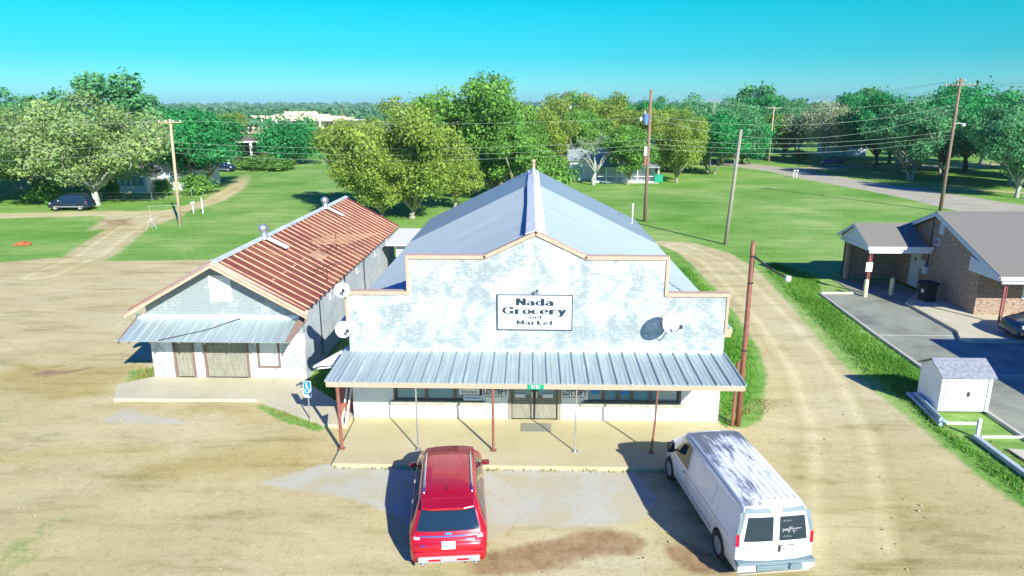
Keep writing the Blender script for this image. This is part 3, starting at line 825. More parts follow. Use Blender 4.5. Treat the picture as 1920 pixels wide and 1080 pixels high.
# slab-serif lettering drawn from strokes: (glyph strokes in a unit box, x-height .68)
def glyph_strokes(ch):
    V_, H_, C_ = 'V', 'H', 'C'
    X = .68
    st = .075
    G = {
     'N': (.92, [('L', .17, 0, .17, 1), ('L', .77, 0, .77, 1), ('D', .17, 1, .77, 0), ('S', .0, .34, 0), ('S', 0, .3, 1), ('S', .6, .94, 1)]),
     'G': (.95, [('A', .47, .5, .42, .5, 40, 320), ('L', .80, .05, .80, .46), ('S', .55, .97, .42), ('L', .80, .68, .80, .98)]),
     'M': (1.15, [('L', .17, 0, .17, 1), ('L', .97, 0, .97, 1), ('D', .17, 1, .57, .15), ('D', .57, .15, .97, 1), ('S', 0, .34, 0), ('S', .8, 1.14, 0), ('S', 0, .3, 1), ('S', .84, 1.14, 1)]),
     'a': (.75, [('A', .32, .22, .24, .22, 0, 360), ('L', .56, 0, .56, .5), ('A', .34, .46, .22, .22, 0, 150), ('S', .5, .74, 0)]),
     'd': (.8, [('A', .33, .34, .27, .34, 0, 360), ('L', .62, 0, .62, 1), ('S', .46, .66, 1), ('S', .58, .8, 0)]),
     'r': (.66, [('L', .18, 0, .18, X), ('A', .42, .4, .22, .27, 35, 150), ('S', .02, .4, 0), ('S', .02, .22, X)]),
     'o': (.72, [('A', .36, .34, .29, .34, 0, 360)]),
     'c': (.66, [('A', .35, .34, .28, .34, 40, 320)]),
     'e': (.70, [('A', .35, .34, .29, .34, 0, 320), ('T', .1, .6, .34)]),
     'y': (.82, [('D', .16, X, .43, .02), ('D', .68, X, .3, -.24), ('S', .02, .34, X), ('S', .54, .82, X), ('A', .24, -.2, .12, .1, 180, 330)]),
     'n': (.82, [('L', .18, 0, .18, X), ('L', .62, 0, .62, .46), ('A', .4, .44, .22, .24, 0, 180), ('S', .02, .34, 0), ('S', .48, .78, 0), ('S', .02, .22, X)]),
     'k': (.86, [('L', .18, 0, .18, 1), ('D', .2, .3, .6, X), ('D', .32, .36, .68, 0), ('S', .02, .34, 0), ('S', .56, .84, 0), ('S', .02, .22, 1), ('S', .46, .74, X)]),
     't': (.55, [('L', .26, .12, .26, .92), ('T', .04, .5, X), ('A', .40, .16, .14, .15, 180, 320)]),
    }
    return G[ch]
def slab_text(body, h, cx, zb, xs, parent, weight=.17, gap=.1, name='lettering'):
    mb = MB(); wtot = sum(glyph_strokes(c)[0] + gap for c in body) - gap
    x0 = cx - wtot * h * xs / 2; z = 0; eps = [0]
    def q(pts):
        eps[0] += .00025
        mb.add([(x0 + px * h * xs, -.036 - eps[0], zb + pz * h) for px, pz in pts], [tuple(range(len(pts)))])
    for c in body:
        wd, sts = glyph_strokes(c)
        for s in sts:
            k_ = s[0]
            if k_ == 'L': q([(s[1] - weight, s[2]), (s[1] + weight, s[2]), (s[3] + weight, s[4]), (s[3] - weight, s[4])])
            elif k_ == 'D': q([(s[1] - weight * .9, s[2]), (s[1] + weight * .9, s[2]), (s[3] + weight * .9, s[4]), (s[3] - weight * .9, s[4])])
            elif k_ == 'S':
                zz = s[3]; t_ = .09
                a_, b_ = (zz, zz + t_) if zz <= .01 else (zz - t_, zz)
                q([(s[1], a_), (s[2], a_), (s[2], b_), (s[1], b_)])
            elif k_ == 'T': q([(s[1], s[3] - .05), (s[2], s[3] - .05), (s[2], s[3] + .05), (s[1], s[3] + .05)])
            elif k_ == 'A':
                _, ax_, az_, rx_, rz_, t0, t1 = s
                n_ = 14
                for i in range(n_):
                    a1, a2 = R(t0 + (t1 - t0) * i / n_), R(t0 + (t1 - t0) * (i + 1) / n_)
                    def pt(a, o):
                        tw = weight if o else weight
                        rr1 = rx_ + (weight * .75 if o else -weight * .95); rr2 = rz_ + (0.0 if o else -.1)
                        return (ax_ + rr1 * math.cos(a), az_ + rr2 * math.sin(a))
                    q([pt(a1, 1), pt(a2, 1), pt(a2, 0), pt(a1, 0)])
        x0 += (wd + gap) * h * xs
    return mb.build(name, M['ink'], parent)
slab_text('Nada', .27, 0, .26, 1.42, sg)
slab_text('Grocery', .27, 0, -.06, 1.46, sg)
slab_text('and', .125, 0, -.225, 1.55, sg, .13)
slab_text('Market', .17, 0, -.455, 1.5, sg, .14)
text_mesh('Nada, Texas', .05, M['ink'], sg, (.25, -.037, -.54), (R(90), 0, 0), xs=1.8) if False else None
# sign lamp bracket above
lb = empty('lamp_bracket', (.25, YF - .02, 5.0), 0, 'dark wrought lamp bracket above the shop sign', 'bracket')
MB().tube([(0, 0, -.05), (0, -.1, .12), (.02, -.22, .16)], .012, 6).lathe([(.06, 0), (.03, .06), (0, .08)], (.02, -.24, .1), n=10).build('bracket_arm', M['blackmetal'], lb)

# lottery boards and window boards
def board(x0, x1, z0, z1, name, label, mat=M['white'], y=YF - .035, cat='sign', group=None):
    t = empty(name, ((x0 + x1) / 2, y, (z0 + z1) / 2), 0, label, cat, group)
    w_, h_ = (x1 - x0) / 2, (z1 - z0) / 2
    MB().box(-w_, w_, -.012, .02, -h_, h_).build('panel', mat, t)
    return t
for x0, lb_ in ((-1.72, 'white Texas Lottery board on the wall left of the shop doors'), (1.2, 'white Texas Lottery board on the wall right of the shop doors')):
    b_ = board(x0, x0 + .97, .92, 1.95, 'lottery_sign', lb_)
    for s_, z_, bl in (('TEXAS', -.02, .006), ('LOTTERY', -.245, .010)):
        text_mesh(s_, .27 if s_ == 'LOTTERY' else .2, M['ink'], b_, (0, -.016, z_), (R(90), 0, 0), xs=.78 if s_ == 'LOTTERY' else .85, bold=bl)
    for i in range(12): MB().box(-.42 + i * .07 + .01 * (i % 3), -.42 + i * .07 + .04, -.016, -.012, -.44, -.40 + .02 * (i % 2)).build('small_print', M['ink'], b_)
b_ = board(-2.58, -1.82, 1.08, 1.95, 'shop_board', 'white appliances board hanging in the left shop window', y=YF - .03)
text_mesh('L.P.', .14, M['ink'], b_, (-.25, -.016, -.18), (R(90), 0, 0), xs=.9, bold=.002)
text_mesh('APPLIANCES', .11, M['ink'], b_, (0, -.016, -.34), (R(90), 0, 0), xs=.95)
b_ = board(-2.42, -1.74, .85, 1.05, 'window_banner', 'narrow white banner with blue letters below the appliances board', y=YF - .045)
text_mesh('WINDBAND', .13, M['blue_sign'], b_, (0, -.016, 0), (R(90), 0, 0), xs=.85, bold=.003)
nb = empty('house_number_sign', (.22, CY - .025, CZ1 - .075), 0, 'green house number plate on the canopy edge', 'sign')
MB().box(-.27, .27, -.012, .0, -.085, .085).build('plate', M['green_sign'], nb, bevel=.004)
text_mesh('8121', .15, M['white'], nb, (0, -.014, 0), (R(90), 0, 0), bold=.003)
# door mat
tag(MB().box(-.28, .82, 22.75, 23.45, .1, .115).build('door_mat', simple('mottled grey mat', (.26, .27, .2), .95, var=.3, scale=9), bevel=.004), 'grey door mat on the slab in front of the shop doors', 'door mat')
for z_, xx, lb_ in ((1.05, -.35, 'white notice on the left shop door'), (1.05, .68, 'white notice on the right shop door')):
    b_ = board(xx - .17, xx + .22, z_ - .1, z_ + .04, 'door_notice', lb_, y=YF + .045)

# satellite dishes
def dish(loc, r, aim, label, arm=True, wallp=None):
    t = empty('satellite_dish', loc, 0, label, 'satellite dish')
    a = Vector(aim).normalized()
    prof = [(r * i / 8, .28 * r * (i / 8) ** 2 - .28 * r) for i in range(0, 9)]
    b = MB().lathe([(p[0] + 1e-4, p[1]) for p in prof] + [(r * 1.0, .012), (r * .96, .012 - .02)] + [(p[0] * .96 + 1e-4, p[1] - .015) for p in prof[::-1]], (0, 0, 0), a, n=28)
    b.build('dish', M['white'], t, smooth=True)
    if arm:
        side = a.cross(Vector((0, 0, 1))).normalized(); dn = side.cross(a).normalized()
        lowest = -dn * (-r * .9) if dn.z < 0 else -dn * r * .9
        tip = a * r * 1.15 + lowest * .35
        m_ = MB().tube([lowest * .95, lowest * .8 + a * r * .6, tip], .014, 6)
        m_.box(tip.x - .05, tip.x + .05, tip.y - .04, tip.y + .04, tip.z - .05, tip.z + .06)
        m_.build('feed_arm', M['blackmetal'], t)
    if wallp:
        w_ = [Vector(p) - Vector(loc) for p in wallp]
        m_ = MB()
        for p in w_[1:]: m_.tube([-a * r * .2, (w_[0]), p], .016, 6)
        m_.build('mount', M['blackmetal'], t)
    return t
dish((4.9, 23.0, 4.2), .40, (.52, -.84, .12), 'white satellite dish with feed arm on the right of the false front', True, [(4.8, 23.2, 3.75), (4.72, 23.78, 3.25), (4.7, 23.78, 3.9)])
dish((-6.62, 23.5, 5.12), .27, (.35, -.86, .4), 'white satellite dish at the top left corner of the false front', True, [(-6.6, 23.75, 4.75), (-6.5, 23.85, 4.6)])
dish((-6.62, 23.3, 3.72), .30, (.62, -.72, .35), 'white satellite dish low on the left corner of the false front', True, [(-6.6, 23.6, 3.3), (-6.55, 23.85, 3.1)])
# white lean-to sheet between the buildings
ls = empty('side_awning', (-7.0, 24.3, 2.2), 0, 'white sheet awning beside the left corner of the store', 'awning')
MB().slab([(-.85, -.75, .0), (.42, -.45, .02), (.44, 1.0, .18), (.1, 1.1, .18)], (0, 0, .05)).build('sheet', M['white_metal'], ls)
MB().tube([(-.86, -.75, -.02), (-.45, .2, .05), (.0, 1.1, .1)], .04, 6).tube([(-.7, -.8, -.05), (.4, -.5, -.02)], .03, 6).build('frame', M['white_metal'], ls)
# boards leaning in the gap
for i, (x, lb_) in enumerate(((-6.75, 'leftmost white board leaning on the store corner'), (-6.66, 'right-hand white board leaning on the store corner'))):
    t = MB().slab([(-.03, 0, 0), (.03, 0, 0), (.2, .5, 1.35), (.14, .5, 1.35)], (0, .02, 0)).build('board', M['white'], loc=(x - .08 + i * .03, 22.95 + .2 * i, .06)); tag(t, lb_, 'board')
tag(MB().box(-.35, .35, -.4, .4, 0, 1.05).box(-.37, .37, -.42, .42, 1.05, 1.1).box(-.25, .25, -.41, -.39, .2, .9).build('propane_cabinet', M['brownpost'], loc=(-6.95, 24.7, .05)), 'dark red cabinet in the shade beside the store', 'cabinet')
# ------------------------------------------------------------------ rusty roofed building
M['gable2'] = worn_paint('greyed gable paint', amount=0.29, brick=True, sc_=0.35, bw=3.0, bh=0.14)
wh = empty('warehouse', (-12.8, 27.6, 0), 0, 'white fronted old building with rusty seamed gable roof and low metal canopy', 'building')
WX0, WX1, WY0, WY1 = -16.15, -9.53, 27.6, 47.6
wEL, wER, wEZ, wRX, wRZ = -16.5, -9.18, 3.28, -12.83, 5.28
b = MB()
def ff(x0, x1, z0, z1): b.box(x0, x1, WY0, WY0 + .2, z0, z1)
DW = [(-15.22, -14.3, .1, 2.0), (-13.9, -11.95, .1, 2.0), (-11.6, -10.62, .55, 2.05)]
ff(WX0, -15.22, 0, 2.1); ff(-14.3, -13.9, 0, 2.1); ff(-11.95, -11.6, 0, 2.1); ff(-10.62, WX1, 0, 2.1); ff(-11.6, -10.62, 0, .55)
ff(-15.22, -14.3, 2.0, 2.1); ff(-13.9, -11.95, 2.0, 2.1)
b.slab([(WX0, WY0, 2.1), (WX1, WY0, 2.1), (WX1, WY0, 3.38), (wRX, WY0, wRZ - .06), (WX0, WY0, 3.38)], (0, .2, 0), 1)
P(b, 'front_wall', [M['front2'], M['gable2']], wh)
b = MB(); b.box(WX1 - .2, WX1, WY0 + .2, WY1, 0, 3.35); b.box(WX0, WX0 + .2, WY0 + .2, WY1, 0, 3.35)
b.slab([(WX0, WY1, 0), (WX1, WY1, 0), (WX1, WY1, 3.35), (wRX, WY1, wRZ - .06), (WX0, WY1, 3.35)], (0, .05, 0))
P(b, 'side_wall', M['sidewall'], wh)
# small high side windows
for y in (31.6, 36.9, 41.4, 45.0):
    f = P(MB().box(WX1 - .02, WX1 + .03, y, y + .8, 2.45, 3.1), 'window', M['white'], wh)
    p = P(MB().box(WX1 + .031, WX1 + .036, y + .08, y + .72, 2.52, 3.04), 'pane', M['sidewall'], wh); p.parent = f
# doors
def plank_door(x0, x1, z0, z1, n, nm='door'):
    d = MB(); yy = WY0 + .06
    d.box(x0, x1, yy, yy + .05, z0, z1)
    for x in (x0, (x0 + x1) / 2 - .04 if n > 1 else None, x1 - .09):
        if x is not None: d.box(x, x + .09, yy - .02, yy, z0, z1)
    for i in range(7):
        z = z0 + .12 + i * (z1 - z0 - .2) / 7
        d.box(x0 + .1, x1 - .1, yy - .012, yy, z, z + (z1 - z0) / 7 * .72)
    o = P(d, nm, M['wood'], wh)
    f = MB(); f.box(x0 - .1, x0, WY0 - .03, WY0 + .1, z0, z1 + .1); f.box(x1, x1 + .1, WY0 - .03, WY0 + .1, z0, z1 + .1); f.box(x0, x1, WY0 - .03, WY0 + .1, z1, z1 + .1)
    f.box(x0 - .1, x1 + .1, WY0 - .012, WY0 + .0, 1.99, 2.1) if False else None
    fo = P(f, 'frame', M['wood_brown'], wh); fo.parent = o
plank_door(-15.12, -14.4, .1, 1.9, 1); plank_door(-13.8, -12.05, .1, 1.9, 2)
f = MB(); f.box(-11.6, -11.52, WY0 - .02, WY0 + .1, .55, 2.05); f.box(-10.7, -10.62, WY0 - .02, WY0 + .1, .55, 2.05); f.box(-11.52, -10.7, WY0 - .02, WY0 + .1, .55, .63)
fo = P(f, 'window', M['wood_brown'], wh)
P(MB().box(-11.52, -10.7, WY0 + .06, WY0 + .08, .63, 2.05), 'shutter_board', M['white'], wh).parent = fo
# louvred gable vent
lo = MB(); lo.box(-13.32, -12.42, WY0 - .04, WY0 - .005, 3.5, 4.62)
for i in range(6): lo.box(-13.26, -12.48, WY0 - .055 - .004 * (i % 2), WY0 - .04, 3.56 + i * .17, 3.68 + i * .17)
P(lo, 'gable_vent', M['white'], wh)
# roof
wr = empty('roof'); wr.parent = wh
def wslope(xe, sgn):
    mb = MB(); y0, y1 = 26.92, 47.9
    nor = Vector((sgn * (wRZ - wEZ), 0, abs(xe - wRX))).normalized()
    mb.slab([(xe, y0, wEZ), (wRX, y0, wRZ), (wRX, y1, wRZ), (xe, y1, wEZ)][::sgn], nor * .04)
    P(mb, 'roof_sheet', M['rust'] if True else 0, wh).parent = wr
    r_ = MB(); y = y0 + .5
    while y < y1 - .1:
        a = Vector((xe + sgn * .03, y, wEZ - .015)) + nor * .04; c = Vector((wRX, y, wRZ)) + nor * .04; w_ = .036 + .02 * random.random(); up = nor * .04
        r_.add([a + Vector((0, -w_, 0)), c + Vector((0, -w_, 0)), c + Vector((0, -w_ * .4, 0)) + up, a + Vector((0, -w_ * .4, 0)) + up, c + Vector((0, w_ * .4, 0)) + up, a + Vector((0, w_ * .4, 0)) + up, c + Vector((0, w_, 0)), a + Vector((0, w_, 0))],
               [(0, 1, 2, 3), (3, 2, 4, 5), (5, 4, 6, 7), (0, 3, 5, 7)])
        y += .66 + random.uniform(-.015, .015)
    P(r_, 'seam', M['rib'], wh).parent = wr
wslope(wER, 1); wslope(wEL, -1)
# patch sheet, bright lap line
pt = MB(); nor = Vector((wRZ - wEZ, 0, wER - wRX)).normalized()
def on_slope(x, y, h=.06): 
    f = (x - wRX) / (wER - wRX); return Vector((x, y, wRZ + (wEZ - wRZ) * f)) + nor * h
pt.slab([on_slope(-10.9, 33.2), on_slope(-10.35, 33.2), on_slope(-10.35, 34.7), on_slope(-10.9, 34.7)], nor * .012)
P(pt, 'patch_sheet', M['rib'], wh).parent = wr
l_ = MB()
for y in np.arange(28.2, 47.5, 1.3): l_.slab([on_slope(-10.95, y, .045), on_slope(-10.87, y, .045), on_slope(-10.87, y + .38, .045), on_slope(-10.95, y + .38, .045)], nor * .006)
P(l_, 'sheet_lap', M['rib'], wh).parent = wr
rc = MB()
for sgn in (1, -1):
    d = Vector((sgn * .2, 0, -.1)); a = Vector((wRX, 26.9, wRZ + .11)); c = Vector((wRX, 47.95, wRZ + .11))
    rc.slab([a, c, c + d, a + d], (0, 0, -.015))
P(rc, 'ridge_cap', M['sidewall'], wh).parent = wr
# barge boards
bb = MB()
for sgn, xe in ((1, wER), (-1, wEL)):
    dx = (wRX - xe); dz = wRZ - wEZ
    a = Vector((xe + sgn * .12, 26.78, wEZ - .13)); c = Vector((wRX, 26.78, wRZ + .0))
    bb.slab([a, c, c + Vector((0, .3, .12)), a + Vector((0, .3, .12))], (0, 0, -.04))
    bb.slab([a + Vector((0, 0, -.02)), c + Vector((0, 0, -.02)), c + Vector((0, 0, -.16)), a + Vector((0, 0, -.16))], (0, .03, 0))
P(bb, 'barge_board', M['tan2'], wh).parent = wr
ek = MB()
for y in np.arange(27.2, 47.7, .66): ek.box(WX1 + .001, WX1 + .3, y - .05, y + .05, 3.12, 3.24)
P(ek, 'rafter_end', M['wood_brown'], wh).parent = wr
# rotating roof ventilators
def ventilator(y, nm='roof_ventilator'):
    v = empty(nm, (wRX - wh.location.x + .12, y - wh.location.y, wRZ + .07)); v.parent = wh
    MB().lathe([(.26, -.12), (.24, 0), (.17, .08), (.17, .3)], (0, 0, 0), n=16).build('throat', M['steel'], v, smooth=True)
    h = MB()
    for k_ in range(22):
        t = 2 * math.pi * k_ / 22; prof = [(.16, .3), (.27, .38), (.31, .5), (.26, .62), (.1, .72)]
        t2 = t + .22
        for (r0, z0), (r1, z1) in zip(prof[:-1], prof[1:]):
            h.add([(r0 * math.cos(t), r0 * math.sin(t), z0), (r0 * .97 * math.cos(t2), r0 * .97 * math.sin(t2), z0), (r1 * .97 * math.cos(t2), r1 * .97 * math.sin(t2), z1), (r1 * math.cos(t), r1 * math.sin(t), z1)], [(0, 1, 2, 3)])
    h.lathe([(.25, .3), (.25, .33), (.15, .33)], (0, 0, 0), n=16); h.lathe([(.14, .70), (.0, .75)], (0, 0, 0), n=16)
    h.build('turbine', M['steel'], v)
    s = MB().slab([(.15, -.3, -.05), (1.35, -.3, -.62), (1.35, .3, -.62), (.15, .3, -.05)], (0, 0, .03)); s.build('flashing', M['white_metal'], v)
ventilator(32.4); ventilator(42.6)
for o_ in kids(wh):
    if o_.name.startswith('roof_ventilator'): o_.scale = (.82, .82, .86)
# canopy
cy0, cz0, cz1 = 26.05, 2.22, 2.70
cw = empty('canopy'); cw.parent = wh
cm = MB().slab([(-16.62, cy0, cz0), (-9.62, cy0, cz0), (-9.62, WY0 - .01, cz1), (-16.62, WY0 - .01, cz1)], (0, 0, .025))
for i in range(19):
    x = -16.6 + i * 7.0 / 18
    vs = []
    for (yy, zz) in ((cy0 - .03, cz0 + .02), (WY0 - .02, cz1 + .02)): vs += [(x - .03, yy, zz), (x, yy, zz + .035), (x + .03, yy, zz)]
    cm.add(vs, [(0, 3, 4, 1), (1, 4, 5, 2), (0, 1, 2)])
P(cm, 'canopy_sheet', M['awning'], wh).parent = cw
P(MB().slab([(-16.6, WY0 - .03, cz1 + .03), (-9.6, WY0 - .03, cz1 + .03), (-9.6, WY0 - .03, cz1 + .22), (-16.6, WY0 - .03, cz1 + .22)], (0, .02, 0)), 'flashing', M['white_metal'], wh).parent = cw
cb = MB()
for xx in (-16.6, -9.66): P(MB().slab([(xx, cy0, cz0 - .1), (xx, WY0 - .01, cz1 - .1), (xx, WY0 - .01, cz1 + .08), (xx, cy0, cz0 + .05)], (.05, 0, 0)), 'canopy_side', M['wood_brown'], wh).parent = cw
cb.slab([(-9.6, cy0 - .02, cz0 + .02), (-9.3, WY0 - .05, cz1 + .04), (-9.55, WY0 - .05, cz1 + .3), (-9.75, cy0 - .02, cz0 + .06)], (.0, 0, .02))
for xx in np.linspace(-16.2, -10, 7): P(MB().slab([(xx, cy0 + .03, cz0 - .09), (xx, WY0 - .01, cz1 - .09), (xx, WY0 - .01, cz1 - .005), (xx, cy0 + .03, cz0 - .005)], (.05, 0, 0)), 'rafter', M['wood_brown'], wh).parent = cw
P(cb, 'canopy_edge', M['wood_brown'], wh).parent = cw
P(MB().tube([(-14.9, cy0 - .01, cz0 + .07), (-13.2, 26.8, cz0 + .3), (-12.1, 27.5, cz1 + .1)], .018, 6), 'loose_cable', M['blackmetal'], wh).parent = cw
# conduits on the side wall
for y, z0 in ((29.9, .3), (34.3, 1.2), (38.5, .8)):
    P(MB().tube([(WX1 + .05, y, z0), (WX1 + .05, y, 3.1)], .025, 6), 'conduit', M['blackmetal'], wh)
P(MB().box(WX1, WX1 + .16, 34.15, 34.45, 1.9, 2.02), 'meter_box', M['blackmetal'], wh)

def tv_antenna(loc, h, L, n, w0, w1, ang, label, mat, tilt=0.0):
    t = empty('roof_antenna', loc, R(ang), label, 'antenna')
    MB().tube([(0, 0, -h), (0, 0, .1)], .02, 6).build('mast', M['blackmetal'], t)
    b = MB().tube([(-L / 2, 0, 0), (L / 2, 0, tilt)], .018, 6)
    for i in range(n):
        f = i / (n - 1); x = -L / 2 + L * f; ww = w0 + (w1 - w0) * f
        b.tube([(x, -ww / 2, tilt * f + .01), (x, ww / 2, tilt * f + .01)], .010, 5)
    b.build('boom', mat, t)
    return t
tv_antenna((-10.3, 36.0, 4.75), 1.6, 4.6, 15, 1.6, 4.6, 100, 'large pale television antenna leaning over the rusty roof', M['rib'], -.35)
tv_antenna((-9.45, 31.2, 4.15), 1.2, 1.6, 5, .5, 1.2, 60, 'small dark television antenna on the front eave of the rusty roof', M['blackmetal'], .1)

# ------------------------------------------------------------------ utility poles
def pole(loc, h, r0, r1, mat, label, lean=(0, 0), cross=None, group='utility poles'):
    t = empty('utility_pole', loc, 0, label, 'utility pole', group)
    top = Vector((lean[0], lean[1], h))
    MB().tube([(0, 0, -.1), top * .5, top], [r0, (r0 + r1) / 2, r1], 10).build('pole', mat, t, smooth=True)
    if cross:
        for (cz, cl, ca, ci) in cross:
            p_ = top * (cz / h); d = Vector((math.cos(R(ca)), math.sin(R(ca)), 0))
            b_ = MB().tube([p_ - d * cl / 2 + Vector((0, -r1, 0)), p_ + d * cl / 2 + Vector((0, -r1, 0))], .07, 4)
            c_ = b_.build('crossarm', mat, t)
            for f in np.linspace(-.45, .45, ci):
                q_ = p_ + d * cl * f + Vector((0, -r1, .05))
                MB().lathe([(.03, 0), (.06, .05), (.035, .09), (.055, .13), (.0, .18)], q_, n=8).build('insulator', M['white'], c_)
    return t
pu0 = pole((-34.96, 67.79, 0), 10.2, .17, .12, M['polewood2'], 'pale tan utility pole with short crossarm beside the left dirt lane', (.25, 0), [(9.9, 2.3, 0, 4)])
pu1 = pole((11.74, 70.67, 0), 12.95, .20, .14, M['polewood'], 'tall brown utility pole carrying the blue transformer', (0, 0))
pu2 = pole((16.67, 58.62, 0), 9.55, .17, .12, M['polegrey'], 'plain grey pole leaning in the field with nothing on it', (.55, 0))
pu3 = pole((46.23, 79.06, 0), 14.3, .20, .13, M['polewood'], 'tallest utility pole with crossarm and lamp behind the brick building', (0, 0), [(13.6, 3.6, 4, 6), (14.0, 2.2, 40, 2)])
pu4 = pole((49.63, 147.79, 0), 11.4, .16, .12, M['polewood2'], 'thin pale pole with crossarm across the far road', (.1, 0), [(11.0, 2.6, 0, 2)])
pu5 = pole((-80.8, 305, 0), 10.2, .25, .2, M['polewood'], 'distant dark pole at the right end of the cream hall', (0, 0))
pu6 = pole((33.5, 132, 0), 12.6, .14, .10, M['polegrey'], 'far grey pole rising from the trees right of the transformer pole', (0, 0), [(12.4, 2.6, 0, 2)])
# transformer and its fittings are bolted to the pole
tf = empty('transformer', (-.42, -.1, 10.15)); tf.parent = pu1
MB().lathe([(.0, -.5), (.27, -.5), (.28, .42), (.22, .52), (0, .55)], (0, 0, 0), n=18).build('tank', M['transformer'], tf, smooth=False)
MB().lathe([(.05, 0), (.08, .1), (.04, .2), (.07, .3), (0, .34)], (-.1, 0, .5), n=8).lathe([(.1, 0), (.16, .2), (.1, .35), (0, .4)], (-.48, 0, -.15), n=10).build('bushing', M['white'], tf)
MB().box(-.08, .22, -.05, .05, -.1, .1).build('bracket', M['steel'], tf)
MB().box(-.42, -.14, -.15, .1, -.6, .3).build('equipment_box', M['white_metal'], pu1, loc=(0, 0, 7.2))
MB().box(-.36, -.14, -.12, .08, -.5, .3).build('conduit_box', M['redpost'], pu1, loc=(0, 0, 6.2))
# security lamp on the tall pole
MB().tube([(.05, 0, 9.5), (.5, -.1, 9.62), (.85, -.15, 9.55)], .035, 6).build('lamp_arm', M['white_metal'], pu3)
MB().lathe([(.0, 0), (.14, -.02), (.2, -.2), (.12, -.34), (0, -.36)], (.95, -.17, 9.6), n=12).build('lamp_head', M['white'], pu3)
# stub pole against the canopy corner with its lamp arm
sp = empty('lamp_pole', (7.72, 23.71, 0), 0, 'red brown lamp pole rising beside the right end of the store canopy', 'pole')
MB().tube([(0, 0, -.1), (.0, 0, 3.3), (-.02, 0, 6.35), (-.03, 0, 6.9)], [.105, .09, .08, .07], 12).build('pole', M['brownpost'], sp, smooth=True)
MB().tube([(-.22, -.05, -.1), (-.2, -.05, 2.5)], .06, 8).build('conduit', M['brownpost'], sp)
for z in (2.9, 5.4, 6.35): MB().tube([(0, 0, z), (0, 0, z + .05)], .1, 12).build('clamp', M['blackmetal'], sp)
MB().tube([(0, 0, 6.4), (.45, -.7, 6.05), (.86, -1.0, 5.86)], .035, 8).build('lamp_arm', M['blackmetal'], sp)
MB().lathe([(.0, 0), (.09, -.01), (.1, -.14), (.06, -.2), (0, -.2)], (.9, -1.02, 5.93), n=12).build('lamp_head', M['white'], sp)
# power lines
def wire(a, b, sag, label, r=.018, mat=None, nm='power_line'):
    a = Vector(a); b = Vector(b); pts = []
    for i in range(25):
        t = i / 24; p_ = a.lerp(b, t); p_.z -= sag * 4 * t * (1 - t); pts.append(p_)
    o = MB().tube(pts, r, 4, caps=False).build(nm, mat or M['rope'])
    return tag(o, label, 'cable', 'overhead cables')
U0, U1, U3 = (-34.8, 67.7), (11.74, 70.5), (46.2, 79.0)
wire((*U0, 10.1), (*U1, 10.3), .5, 'topmost overhead cable from the left pole to the transformer pole', .0125)
wire((*U0, 8.0), (*U1, 8.2), .75, 'upper of three low cables between the left pole and the transformer pole', .013)
wire((*U0, 7.5), (*U1, 7.7), .85, 'middle of three low cables between the left pole and the transformer pole', .013)
wire((*U0, 7.0), (*U1, 7.3), .95, 'lowest cable between the left pole and the transformer pole', .013)
wire((*U1, 12.7), (*U3, 12.6), 1.5, 'top cable from the transformer pole to the tallest pole', .0125)
wire((*U1, 10.5), (*U3, 11.6), 1.5, 'second cable from the transformer pole to the tallest pole', .015)
wire((*U1, 10.3), (*U3, 11.2), 2.6, 'deep sagging third cable from the transformer pole to the tallest pole', .013)
wire((*U1, 8.3), (*U3, 8.8), .9, 'upper of the three low cables right of the transformer pole', .013)
wire((*U1, 7.8), (*U3, 8.35), .9, 'middle of the three low cables right of the transformer pole', .013)
wire((*U1, 7.4), (*U3, 7.9), 1.0, 'lowest cable right of the transformer pole', .013)
wire((*U3, 5.5 + 1.2), (30, 128, 7.5), 1.0, 'thin cable from the tallest pole toward the far trees', .011)
wire((44.6, 79.0, 13.9), (33.5, 132, 12.6), .8, 'left crossarm cable running from the tallest pole to the far grey pole', .011, M['rope_dark'])
wire((45.0, 79.0, 13.9), (34.5, 132, 12.6), 1.0, 'second crossarm cable running to the far grey pole', .011, M['rope_dark'])
wire((47.4, 79.0, 13.9), (78, 48, 13.9), .8, 'upper crossarm cable leaving the picture at the right', .011, M['rope_dark'])
wire((47.9, 79.0, 13.75), (79, 50, 13.2), .9, 'lower crossarm cable leaving the picture at the right', .011, M['rope_dark'])
wire((*U0, 8.0), (-90, 60, 8.0), 1.0, 'upper cable running left from the left pole over the oak', .0125)
wire((*U0, 7.2), (-90, 60, 7.0), 1.0, 'lower cable running left from the left pole over the oak', .0125)
wire((*U0, 10.1), (-90, 61, 10.2), .8, 'highest cable running left from the left pole', .0125)
wire((*U1, 7.4), (6.6, 44.6, 5.25), .9, 'thin service cable from the transformer pole down to the roof mast', .010)
# service mast on the store roof
t = empty('service_mast', (6.6, 44.6, 3.95), 0, 'thin white service mast on the right eave of the store roof', 'mast')
MB().tube([(0, 0, 0), (0, 0, 1.25)], .04, 8).build('pipe', M['white_metal'], t)
MB().lathe([(.05, 0), (.09, .06), (.06, .14), (0, .16)], (0, 0, 1.25), n=10).build('weather_cap', M['white_metal'], t)

